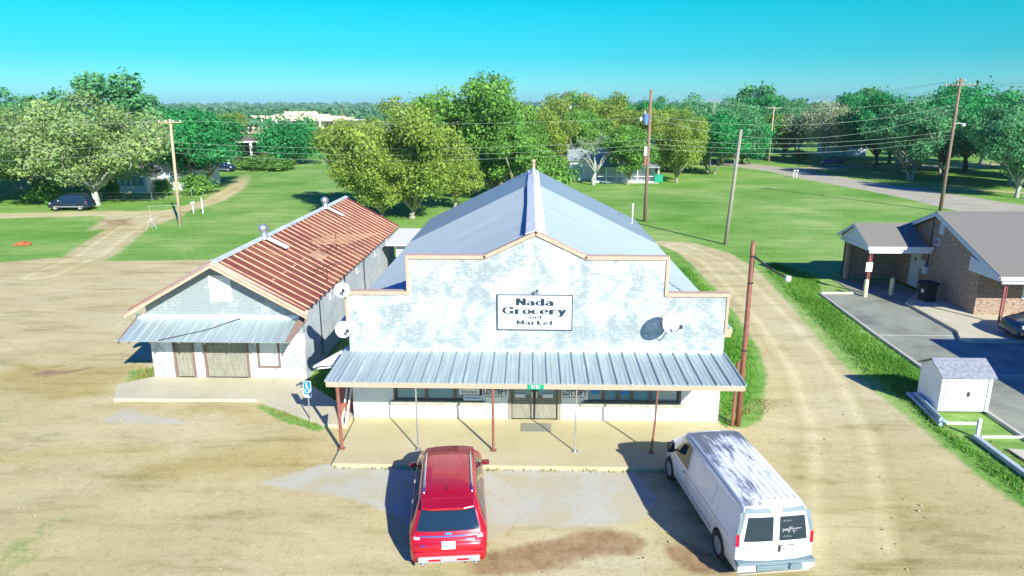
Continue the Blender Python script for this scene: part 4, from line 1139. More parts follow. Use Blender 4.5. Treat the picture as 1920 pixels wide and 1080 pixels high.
# ------------------------------------------------------------------ accessible parking sign
hs = empty('parking_sign', (-8.16, 23.55, .0), R(-8), 'blue wheelchair parking sign on a thin post', 'sign')
MB().tube([(0, .03, -.05), (0, .03, 1.45)], .024, 8).build('post', M['steel'], hs)
MB().box(-.155, .155, 0, .008, .98, 1.64).build('plate', M['white'], hs, bevel=.003)
MB().box(-.135, .135, -.004, 0, 1.1, 1.62).build('panel', M['blue_sign'], hs)
wc = MB()
def disc(mb, cx, cz, r0, r1, a0=0, a1=360, n=20, y=-.007):
    for i in range(n):
        t0, t1 = R(a0 + (a1 - a0) * i / n), R(a0 + (a1 - a0) * (i + 1) / n)
        mb.add([(cx + r0 * math.cos(t0), y, cz + r0 * math.sin(t0)), (cx + r1 * math.cos(t0), y, cz + r1 * math.sin(t0)), (cx + r1 * math.cos(t1), y, cz + r1 * math.sin(t1)), (cx + r0 * math.cos(t1), y, cz + r0 * math.sin(t1))], [(0, 1, 2, 3)])
disc(wc, -.03, 1.545, 0, .034); disc(wc, .0, 1.27, .075, .1, 150, 370)
for (x0, z0, x1, z1, w_) in ((-.03, 1.51, -.02, 1.34, .022), (-.02, 1.36, .05, 1.35, .018), (.045, 1.36, .085, 1.2, .018), (.08, 1.2, .115, 1.21, .014), (-.03, 1.45, .035, 1.44, .013)):
    d = Vector((x1 - x0, 0, z1 - z0)).normalized(); n_ = Vector((-d.z, 0, d.x)) * w_
    a, c = Vector((x0, -.008, z0)), Vector((x1, -.008, z1)); wc.add([a - n_, c - n_, c + n_, a + n_], [(0, 1, 2, 3)])
wc.build('wheelchair_symbol', M['white'], hs)
text_mesh('PARKING', .055, M['blue_sign'], hs, (0, -.003, 1.04), (R(90), 0, 0), bold=.001)

# ------------------------------------------------------------------ small shed, timbers, rails
sh = empty('pump_shed', (16.62, 25.72, 0), 0, 'small white plank shed with grey shingled roof on the verge', 'shed')
a0 = R(3)
b = MB(); sx, sy, hh = .98, .78, 1.62
b.box(-sx, sx, -sy, sy, .08, hh)
b.slab([(-sx, -sy, hh), (-sx, sy, hh), (-sx, .0, hh + .42)], (.06, 0, 0)); b.slab([(sx, -sy, hh), (sx, sy, hh), (sx, 0, hh + .42)], (-.06, 0, 0))
b.build('wall', simple('flaking white planks', (.74, .76, .77), .7, var=.1, scale=7), sh)
r_ = MB()
for s_ in (1, -1):
    r_.slab([(-sx - .1, s_ * (sy + .14), hh - .05), (sx + .1, s_ * (sy + .14), hh - .05), (sx + .1, 0, hh + .45), (-sx - .1, 0, hh + .45)], (0, 0, .04))
    for i in range(1, 5):
        f = i / 5; y = s_ * (sy + .14) * (1 - f); z = hh - .05 + .5 * f
        r_.slab([(-sx - .11, y, z + .04), (sx + .11, y, z + .04), (sx + .11, y - s_ * .16, z + .13), (-sx - .11, y - s_ * .16, z + .13)], (0, 0, .015))
r_.build('roof', simple('curled grey shingles', (.24, .26, .29), .9, var=.35, scale=7, bmp=.5), sh)
d_ = MB()
for x0, x1 in ((-.82, .02), (.05, .8)):
    d_.box(x0, x1, -sy - .03, -sy - .002, .14, 1.5)
    for q_ in np.arange(x0 + .13, x1 - .05, .14): d_.box(q_, q_ + .008, -sy - .036, -sy - .03, .14, 1.5, 1)
do_ = d_.build('door', [M['white'], M['sidewall']], sh)
MB().box(.07, .15, -sy - .06, -sy - .03, .75, .95).build('latch', M['blackmetal'], do_)
MB().box(-sx, sx, -sy - .015, -sy, 1.5, 1.6).box(.86, .98, -sy - .05, -sy, .1, 1.55).build('trim', M['white'], sh)
for i, (x, y, l, a, lb_) in enumerate(((15.28, 25.2, 2.9, 84, 'left grey pipe lying beside the white shed'), (15.5, 25.3, 2.6, 86, 'middle grey pipe lying beside the white shed'), (15.38, 25.1, 2.4, 82, 'right-hand grey pipe lying against the shed base'))):
    d = Vector((math.cos(R(a)), math.sin(R(a)), 0)) * l / 2
    z = .09 if i < 2 else .24
    o = MB().tube([-d, d], .075, 10).build('pipe', simple('grey pipe', (.32, .42, .47), .5, var=.1), loc=(x, y, z)); tag(o, lb_, 'pipe', 'pipes lying by the shed')
sh.scale = (.95, .95, .93)
# landscape timbers framing a gravel bed
tag(MB().box(-.055, .055, -.055, .055, 0, .72).build('marker_post', M['white'], loc=(15.95, 22.95, 0), bevel=.01), 'short white post at the corner of the timber edging', 'post')
tag(MB().box(-.09, .09, -3.4, 0, 0, .16).build('edging_timber', M['sidewall'], loc=(15.8, 22.85, 0), bevel=.015), 'long grey edging timber running toward the viewer from the white post', 'timber')
tag(MB().tube([(0, 0, .06), (2.6, .05, .06)], .05, 8).build('edging_pipe', M['white'], loc=(16.05, 22.85, 0)), 'white pipe running right from the short white post', 'pipe')
tag(MB().box(0, 1.15, -.045, .045, 0, .08).build('edging_board', M['white'], loc=(15.4, 24.0, 0), bevel=.01), 'short white board lying below the shed', 'board')
tag(MB().slab([(16.4, 22.0, .02), (19.5, 21.6, .02), (19.5, 18.5, .02), (17.4, 18.6, .02), (16.5, 20.5, .02)], (0, 0, .05)).build('concrete_pad', M['walk']), 'pale concrete pad at the right frame edge inside the timber edging', None, None, 'structure')
# ------------------------------------------------------------------ brick building on the right
bk = empty('brick_building', (24.75, 37.7, 0), 0, 'brown brick building with grey shingled gable roof and small porch wing', 'building')
BX, BY0, BY1, BXE = 24.75, 37.7, 47.2, 46.0
z0 = .1
b = MB(); b.slab([(BX, BY0, z0), (BX, BY1, z0), (BX, BY1, 2.9), (BX, 42.1, 5.05), (BX, 36.0, 2.62), (BX, BY0, 2.62)][0:2] + [(BX, BY1, 2.95), (BX, 42.1, 5.02), (BX, BY0, 3.35)], (.22, 0, 0))
P(b, 'gable_wall', M['bricks'], bk)
b = MB(); b.box(BX + .22, BXE, BY0, BY0 + .22, z0, 3.2); b.box(BX + .22, BXE, BY1 - .22, BY1, z0, 2.95); b.box(BXE, BXE + .2, BY0, BY1, z0, 3.2)
P(b, 'wall', M['bricks'], bk)
# window set in the front wall near the frame edge
f = P(MB().box(27.2, 28.8, BY0 - .05, BY0 + .0, 1.1, 2.4), 'window', M['white'], bk); P(MB().box(27.3, 28.7, BY0 - .06, BY0 - .051, 1.2, 2.3), 'pane', M['glass'], bk).parent = f
br_ = empty('roof'); br_.parent = bk
ry, rz = 42.1, 5.15; ey, ez = 35.65, 2.78
m_ = MB()
m_.slab([(BX - .35, ey, ez), (BXE + .4, ey, ez), (BXE + .4, ry, rz), (BX - .35, ry, rz)], (0, -.03, .1))
m_.slab([(BX - .35, ry, rz), (BXE + .4, ry, rz), (BXE + .4, BY1 + .6, 2.85), (BX - .35, BY1 + .6, 2.85)], (0, .03, .1))
P(m_, 'shingle_slope', M['shingle'], bk).parent = br_
rc = MB()
for s_ in (1, -1): rc.slab([(BX - .36, ry, rz + .13), (BXE + .4, ry, rz + .13), (BXE + .4, ry - s_ * .16, rz + .07), (BX - .36, ry - s_ * .16, rz + .07)], (0, 0, .015))
P(rc, 'ridge_cap', M['shingle'], bk).parent = br_
# course lines of the shingles
cl = MB()
for i in range(1, 30):
    f_ = i / 30; y = ey + (ry - ey) * f_; z = ez + (rz - ez) * f_
    cl.slab([(BX - .36, y, z + .1), (BXE + .4, y, z + .1), (BXE + .4, y + .05, z + .125), (BX - .36, y + .05, z + .125)], (0, 0, .004))
P(cl, 'shingle_course', M['shingle'], bk).parent = br_
bg_ = MB()
bg_.slab([(BX - .37, ey, ez - .16), (BX - .37, ry, rz - .16), (BX - .37, ry, rz + .08), (BX - .37, ey, ez + .08)], (.03, 0, 0))
bg_.slab([(BX - .37, ry, rz - .16), (BX - .37, BY1 + .6, 2.85 - .16), (BX - .37, BY1 + .6, 2.93), (BX - .37, ry, rz + .08)], (.03, 0, 0))
bg_.slab([(BX - .34, ey, ez - .14), (BX - .34, ry, rz - .14), (BX, ry, rz - .14), (BX, ey, ez - .14)], (0, 0, .015))
# boxed eave return at the front corner
bg_.slab([(BX - .3, ey + .03, ez - .22), (BX - .3, BY0 + .6, ez - .22), (BX - .3, BY0 + .6, 3.38), (BX - .3, ey + .03, ez)], (.3, 0, 0))
P(bg_, 'gable_trim', M['bluewhite'], bk, bevel=.006).parent = br_
g_ = MB(); g_.box(BX - .3, BXE + .4, ey - .1, ey + .01, ez - .14, ez + .03); g_.box(BX - .1, BXE + .3, ey + .03, ey + .14, ez - .36, ez - .17)
P(g_, 'gutter', M['white'], bk).parent = br_
P(MB().box(BX - .0, BXE + .3, ey + .14, BY0, ez - .2, ez - .17), 'soffit', M['bluewhite'], bk).parent = br_
for x in (25.03, 31.0):
    P(MB().tube([(x, 36.0, .16), (x, 36.0, 2.42)], .055, 10).tube([(x + .13, 36.0, .16), (x + .13, 36.0, 2.42)], .03, 8), 'porch_post', M['redpost'], bk, smooth=False)
# things on the gable
v = MB(); v.box(BX - .04, BX - .001, 41.55, 42.05, 3.95, 4.6)
for i in range(6): v.box(BX - .06, BX - .04, 41.6, 42.0, 4.0 + i * .095, 4.05 + i * .095)
P(v, 'gable_vent', M['bluewhite'], bk)
fr_ = P(MB().box(BX - .03, BX - .001, 41.85, 42.4, 3.2, 3.65), 'access_hatch', M['bluewhite'], bk); P(MB().box(BX - .04, BX - .031, 41.93, 42.32, 3.27, 3.58), 'hatch_panel', M['bricks'], bk).parent = fr_
dd = P(MB().box(BX - .05, BX - .0, 43.55, 44.65, .18, 2.42), 'door', M['bluewhite'], bk, bevel=.01)
P(MB().box(BX - .07, BX - .051, 43.95, 44.15, 1.8, 2.05), 'door_light', M['wood_brown'], bk).parent = dd
P(MB().box(BX - .1, BX - .051, 43.66, 43.74, 1.1, 1.2), 'handle', M['steel'], bk).parent = dd
P(MB().box(BX - .15, BX - .001, 43.0, 43.35, 1.5, 2.1).box(BX - .22, BX - .001, 42.55, 42.95, 1.3, 1.75), 'meter_box', M['bluewhite'], bk, bevel=.02)
P(MB().tube([(BX - .05, 42.75, 1.7), (BX - .05, 42.7, 4.6)], .03, 6), 'conduit', M['blackmetal'], bk)
# porch wing
pw = empty('porch'); pw.parent = bk
PX = 20.95
m_ = MB(); m_.box(PX + .25, BX, 46.3, 46.5, .1, 3.0); m_.box(PX + .25, PX + .45, 45.9, 46.5, .1, 3.0)
P(m_, 'porch_wall', M['bricks'], bk).parent = pw
m_ = MB()
pey, pez, pry, prz = 42.35, 3.02, 44.55, 4.1
m_.slab([(PX - .2, pey, pez), (BX - .38, pey, pez), (BX - .38, pry, prz), (PX - .2, pry, prz)], (0, 0, .09))
m_.slab([(PX - .2, pry, prz), (BX - .38, pry, prz), (BX - .38, 46.75, pez), (PX - .2, 46.75, pez)], (0, 0, .09))
P(m_, 'porch_roof', M['shingle'], bk).parent = pw
m_ = MB()
m_.slab([(PX, pey + .1, pez - .05), (PX, 46.6, pez - .05), (PX, pry, prz - .03)], (.05, 0, 0))
m_.slab([(PX - .22, pey, pez - .13), (PX - .22, pry, prz - .1), (PX - .22, pry, prz + .07), (PX - .22, pey, pez + .06)], (.04, 0, 0)); m_.slab([(PX - .22, pry, prz - .1), (PX - .22, 46.75, pez - .13), (PX - .22, 46.75, pez + .06), (PX - .22, pry, prz + .07)], (.04, 0, 0))
m_.box(PX - .02, PX + .1, pey + .1, 46.6, pez - .3, pez - .06)
P(m_, 'porch_gable', M['bluewhite'], bk).parent = pw
P(MB().box(PX - .2, BX - .05, pey - .09, pey + .02, pez - .12, pez + .03).box(PX - .05, BX - .05, pey + .03, pey + .14, pez - .38, pez - .14), 'porch_gutter', M['white'], bk).parent = pw
P(MB().tube([(PX + .12, 42.6, .1), (PX + .12, 42.6, 2.7)], .05, 10).tube([(PX + .24, 42.6, .1), (PX + .24, 42.6, 2.7)], .03, 8), 'porch_post', M['redpost'], bk).parent = pw
t = empty('notice_sign', (PX + .1, 42.5, 1.75), 0, 'small white notice sign fixed to the porch post', 'sign')
MB().box(-.2, .2, -.02, .0, -.3, .3).build('plate', M['white'], t, bevel=.01)
MB().box(-.14, .14, -.026, -.021, -.2, .2).build('print', M['sidewall'], t)
# out-of-frame block added to cast the long shadow over the car park
m_ = MB(); m_.box(24.6, 40, 17.0, 26.1, 0, 5.0)
P(m_, 'shadow_block', M['bricks'], bk)
# bollards and refuse bin
for x, y, lb_ in ((20.72, 41.9, 'left pale yellow bollard beside the porch post'), (22.5, 42.3, 'right-hand pale yellow bollard in the porch shade')):
    o = MB().lathe([(.13, -.05), (.13, 1.0), (.12, 1.06), (.07, 1.1), (0, 1.11)], (0, 0, 0), n=14).build('bollard', M['bollard'], loc=(x, y, 0), smooth=True); tag(o, lb_, 'bollard', 'bollards in front of the porch')
rb_ = empty('waste_bin', (23.75, 40.6, .16), R(8), 'dark square waste bin with lid against the brick gable', 'bin')
MB().slab([(-.34, -.34, 0), (.34, -.34, 0), (.34, .34, 0), (-.34, .34, 0)], (0, 0, .95)).build('bin_body', M['black'], rb_, bevel=.03)
MB().slab([(-.44, -.44, 1.0), (.44, -.44, 1.0), (.44, .44, 1.0), (-.44, .44, 1.0)], (0, 0, .1)).box(-.4, .4, -.4, .4, 1.1, 1.16).build('lid', M['black'], rb_, bevel=.03)
MB().box(-.36, -.34, -.1, .1, .5, .7).build('sticker', M['white'], rb_)

# ------------------------------------------------------------------ far buildings
# white cottage under the oaks
ct = empty('cottage', (-52, 98, 0), 0, 'white plank cottage with grey roof and small gabled porch under the oaks', 'house')
def C(mb, n, m, par=None, **k):
    o = mb.build(n, m, ct, **k)
    if par: o.parent = par
    return o
def gable_house(T_, x0, x1, y0, y1, zw, zr, axis, wallm, roofm, over=.4):
    b = MB(); b.box(x0, x1, y0, y1, 0, zw)
    r = MB(); gs_ = []
    if axis == 'y':
        xm = (x0 + x1) / 2
        for yy, t_ in ((y0, .05), (y1, -.05)): gs_.append(MB().slab([(x0, yy, zw), (x1, yy, zw), (xm, yy, zr)], (0, t_, 0)))
        s = (zr - zw) / (xm - x0)
        for s_, xe in ((1, x1 + over), (-1, x0 - over)): r.slab([(xe, y0 - over, zw - s * over), (xm, y0 - over, zr), (xm, y1 + over, zr), (xe, y1 + over, zw - s * over)][::s_], (0, 0, .12))
    else:
        ym = (y0 + y1) / 2
        for xx, t_ in ((x0, .05), (x1, -.05)): gs_.append(MB().slab([(xx, y0, zw), (xx, y1, zw), (xx, ym, zr)], (t_, 0, 0)))
        s = (zr - zw) / (ym - y0)
        for s_, ye in ((-1, y1 + over), (1, y0 - over)): r.slab([(x0 - over, ye, zw - s * over), (x1 + over, ye, zw - s * over), (x1 + over, ym, zr), (x0 - over, ym, zr)][::s_], (0, 0, .12))
    b.build('wall', wallm, T_); [g.build('gable', wallm, T_) for g in gs_]; return r.build('roof', roofm, T_)
gable_house(ct, -3.0, 5.3, -1.5, 6.0, 3.0, 5.4, 'y', M['bluewhite'], M['shingle'])
gable_house(ct, -3.6, .3, -5.4, -1.5, 2.5, 3.9, 'y', M['white'], M['shingle'], .3)
C(MB().box(-3.2, -.1, -5.42, -5.4, 1.0, 2.3), 'porch_screen', M['glass'])
for x in (-3.5, -1.7, .15): C(MB().box(x - .1, x + .1, -5.55, -5.42, 0, 2.5), 'porch_post', M['white'])
for x in (2.0, 4.0):
    f = C(MB().box(x - .5, x + .5, -1.55, -1.5, 1.0, 2.4), 'window', M['white']); C(MB().box(x - .4, x + .4, -1.57, -1.551, 1.1, 2.3), 'pane', M['glass'], f)
for y in (0.5, 3.5):
    f = C(MB().box(5.3, 5.35, y, y + .9, 1.0, 2.3), 'window', M['white']); C(MB().box(5.351, 5.36, y + .08, y + .82, 1.08, 2.22), 'pane', M['glass'], f)
# white two-storey house behind the field
mh = empty('farm_house', (12.8, 111.5, 0), 0, 'white house with big pale metal roof and shaded front porch behind the field', 'house')
b = MB(); b.box(-6.6, 6.8, -1, 7, 0, 3.4); b.slab([(-6.6, -1, 3.2), (-6.6, 7, 3.2), (-6.6, 3.5, 6.5)], (.1, 0, 0)); b.slab([(6.8, -1, 3.2), (6.8, 7, 3.2), (6.8, 3.5, 6.5)], (-.1, 0, 0)); b.build('wall', M['bluewhite'], mh)
MB().slab([(-7.0, -1.4, 3.1), (7.2, -1.4, 3.1), (7.2, 3.5, 6.55), (-7.0, 3.5, 6.55)], (0, 0, .1)).slab([(-7.0, 8, 3.1), (7.2, 8, 3.1), (7.2, 3.5, 6.55), (-7.0, 3.5, 6.55)], (0, 0, .1)).build('roof', M['roof2'], mh)
MB().slab([(-3.0, -4.2, 2.3), (7.0, -4.2, 2.3), (7.0, -1.0, 3.3), (-3.0, -1.0, 3.3)], (0, 0, .1)).build('porch_roof', M['roof2'], mh)
for x in np.linspace(-2.8, 6.8, 7): MB().box(x - .07, x + .07, -4.1, -3.96, 0, 2.35).build('porch_post', M['white'], mh)
MB().box(-2.9, 6.9, -4.2, -1, 0, .25).box(-2.8, 6.8, -4.08, -4.03, .95, 1.05).build('porch_floor', M['white'], mh)
for x in (-1.5, 1, 3.5, 5.6):
    f = MB().box(x - .5, x + .5, -1.06, -1, 1, 2.3).build('window', M['white'], mh); MB().box(x - .42, x + .42, -1.08, -1.061, 1.1, 2.2).build('pane', M['glass'], f)
MB().box(-6.7, -6.6, 1, 2.2, 1, 2.3).box(-5.6, -4.6, -1.05, -1, .9, 2.2).build('dark_window', M['glass'], mh)
ws = empty('wash_house', (6.0, 112.5, 0), 0, 'low blue-shaded side house with flat pale roof left of the farm house', 'house')
MB().box(-4, 0, 0, 4, 0, 2.9).build('wall', M['bluewhite'], ws); MB().slab([(-4.5, -.6, 2.9), (-.1, -.6, 3.1), (-.1, 4.4, 3.3), (-4.5, 4.4, 3.1)], (0, 0, .12)).build('roof', M['white_metal'], ws)
ps = empty('garden_shed', (3.95, 109.2, 0), 0, 'small white shed with dark red roof left of the farm house', 'shed')
MB().box(-1.15, 1.25, 0, 2, 0, 2.0).build('wall', M['white'], ps); MB().slab([(-1.3, -.2, 1.95), (1.4, -.2, 1.95), (1.4, 2.2, 2.75), (-1.3, 2.2, 2.75)], (0, 0, .1)).build('roof', M['redpost'], ps); MB().box(-.4, .5, -.03, 0, .1, 1.7).build('door', M['bluewhite'], ps)
gb = empty('green_bin', (19.6, 107.6, 0), 0, 'bright green wheeled bin at the corner of the farm house', 'bin')
MB().slab([(-.65, -.4, .1), (.65, -.4, .1), (.65, .4, .1), (-.65, .4, .1)], (0, 0, 1.1)).build('bin_body', M['teal'], gb, bevel=.04); MB().box(-.72, .72, -.45, .45, 1.22, 1.32).build('lid', M['teal'], gb, bevel=.03)
# cream hall far away
hl = empty('parish_hall', (-121, 375, 0), R(2), 'long cream hall with stepped parapet and open front arcade far behind', 'building')
b = MB()
b.box(-27, 22, 0, 25, 0, 5.6); b.box(-17, 14, -.3, 0, 0, 7.3) ; b.box(-17, 14, 0, 4, 5.6, 7.3); b.box(-9, 7.5, -.6, 4, 0, 8.6)
b.box(14, 22, 0, 4, 5.6, 6.4); b.box(-27, -17, 0, 4, 5.6, 6.5)
b.build('wall', M['cream'], hl)
MB().box(-27, 22, -5, -.7, 3.9, 4.3).build('arcade_roof', M['white'], hl)
for x in (-27, -19.5, -12, -4.5, 3, 10.5, 18, 22): MB().box(x - .4, x + .4, -5, -4.2, 0, 3.9).build('arcade_pier', M['white'], hl)
for x in (-23, -15, 15): MB().box(x - 2.6, x + 2.6, -.68 if abs(x) < 9 else -.38, -.31, .6, 3.2).build('opening', M['wood_brown'], hl)
MB().box(11.5, 13.5, -.4, -.31, .3, 3.0).build('door', M['black'], hl)
text_mesh("ST. MARY'S", 1.5, M['wood_brown'], hl, (-.5, -.65, 7.3), (R(90), 0, 0), xs=1.0, depth=.02)
MB().box(22, 31, -3, 12, 4.2, 4.5).build('side_canopy', M['white'], hl)
MB().box(23, 30, 4, 11, 0, 4.2).build('annex_wall', M['white'], hl)
# open pole barn with red box
pb = empty('pole_barn', (-55.0, 140, 0), 0, 'open dark pole barn with pale roof edge left of the round oak', 'barn')
MB().slab([(-6, 0, 4.6), (4.6, 0, 4.6), (4.6, 8, 5.0), (-6, 8, 5.0)], (0, 0, .15)).build('roof', M['wood_brown'], pb)
MB().box(-6, 4.6, -.05, .0, 4.35, 4.62).build('fascia', M['white_metal'], pb)
for x in (-5.8, -1, 4.4): MB().box(x - .2, x + .2, 0, .3, 0, 4.6).build('post', M['white_metal'], pb)
MB().box(-6, 4.6, 7.6, 7.9, 0, 5).box(-6, -5.8, 0.3, 7.6, 0, 4.6).build('wall', M['wood_brown'], pb)
rx = empty('rusty_tank', (-52.0, 138.2, 0), 0, 'rusty red box tank in front of the pole barn', 'tank')
MB().box(-1.1, 1.1, -.8, .8, .2, 2.4).build('tank_body', M['orange'], rx, bevel=.08); MB().box(-1.15, 1.15, -.85, .85, 2.4, 2.55).build('lid', M['red_metal'], rx, bevel=.04)
for i, (x, y, s, lb_) in enumerate(((74, 170, 9, 'white house half hidden behind the trees across the road'), (96, 118, 11, 'pale house in deep shade behind the right-hand oaks'), (28, 175, 6, 'distant pale house left of the far grey pole'))):
    h_ = empty('far_house', (x, y, 0), R(10 * i), lb_, 'house')
    gable_house(h_, -s / 2, s / 2, -3, 3, 3.0, 4.8, 'x', M['bluewhite'], M['shingle'])
    for q_ in (-s / 4, s / 4): MB().box(q_ - .5, q_ + .5, -3.04, -3, 1, 2.3).build('window', M['glass'], h_)
for i, (px, y, lb_) in enumerate(((13.3, 270, 'left pale tank top rising above the tree line'), (20.5, 270, 'right-hand pale tank top rising above the tree line'))):
    tt = empty('grain_bin', (px, y, 0), 0, lb_, 'silo', 'grain bins on the skyline')
    MB().lathe([(2.4, 0), (2.4, 14.8)], (0, 0, 0), n=18).build('shell', M['white_metal'], tt, smooth=True)
    MB().lathe([(2.8, 14.8), (2.6, 15.1), (.3, 16.6), (0, 16.7)], (0, 0, 0), n=18).build('roof', M['shingle'], tt)
# roadside mailboxes, posts, stand pipe, clay pile
def mailbox(loc, label, rot=0):
    t = empty('mailbox', loc, rot, label, 'mailbox', 'rural mailboxes')
    MB().box(-.05, .05, -.05, .05, 0, 1.05).build('post', M['white'], t)
    b = MB(); pr = [(-.12, 0), (.12, 0), (.12, .14), (.07, .24), (-.07, .24), (-.12, .14)]
    b.slab([(x, -.28, 1.05 + z) for x, z in pr], (0, .56, 0)); b.build('box', M['white_metal'], t)
mailbox((43.3, 116.2, 0), 'white mailbox at the edge of the far road, nearer the road bend', .2)
mailbox((43.9, 116.5, 0), 'white mailbox just right of its twin on the far road edge', .2)
mailbox((-36.98, 74.9, 0), 'white mailbox beside the left dirt lane', 0)
tag(MB().tube([(0, 0, 0), (0, 0, 1.7)], .07, 8).build('marker_post', M['white'], loc=(-36.0, 75.0, 0)), 'thin white marker post right of the lane mailbox', 'post')
cp_ = MB()
for i in range(26):
    a_ = rng.uniform(0, 6.28); r_ = rng.uniform(0, .55); s_ = rng.uniform(.08, .2)
    cp_.box(r_ * math.cos(a_) * 1.1 - s_, r_ * math.cos(a_) * 1.1 + s_, r_ * math.sin(a_) - s_, r_ * math.sin(a_) + s_, 0, s_ * 1.6 * (1.1 - r_), rot=Matrix.Rotation(rng.uniform(0, 3), 3, 'Z'))
tag(cp_.build('clay_heap', M['orange'], loc=(-43.0, 56.8, 0), bevel=.03), 'small orange clay heap on the left lawn', 'heap')
# play frame beside the lane
sf = empty('clothes_line', (-36.2, 64.8, 0), R(8), 'thin pale pipe frame standing by the left utility pole', 'frame')
MB().tube([(0, 0, 0), (0, 0, 2.2)], .014, 6).tube([(2.4, .3, 0), (2.4, .3, 2.2)], .014, 6).tube([(-.2, 0, 2.2), (2.6, .3, 2.2)], .014, 6).tube([(-.45, -.3, 0), (0, 0, 1.1)], .018, 6).tube([(.5, -.25, 0), (0, 0, 1.1)], .018, 6).build('pipe_frame', M['sidewall'], sf)
# chain link fence of the cottage
def wire_fence(pts, label, h=1.1, gap=2.6):
    t = empty('wire_fence', (*pts[0], 0), 0, label, 'fence')
    o = Vector((*pts[0], 0)); rails = MB(); k_ = 0
    for a, c in zip(pts[:-1], pts[1:]):
        a = Vector((*a, 0)) - o; c = Vector((*c, 0)) - o; L = (c - a).length; n = max(1, int(L / gap))
        for z in (h, h * .62, h * .25): rails.tube([a + Vector((0, 0, z)), c + Vector((0, 0, z))], .02 if z == h else .01, 4)
        for i in range(n + 1):
            p_ = a.lerp(c, i / n); MB().tube([p_, p_ + Vector((0, 0, h + .1))], .035, 6).build('fence_post', M['steel'], t)
    rails.build('rails', M['steel'], t)
wire_fence([(-58, 83.2), (-50, 84.2), (-43.3, 84.5), (-43.8, 92)], 'low wire fence around the cottage yard')
wire_fence([(62, 89), (66, 86), (70, 83.5)], 'short pale fence beneath the pale trunked trees at the far right', 1.3, 1.4)
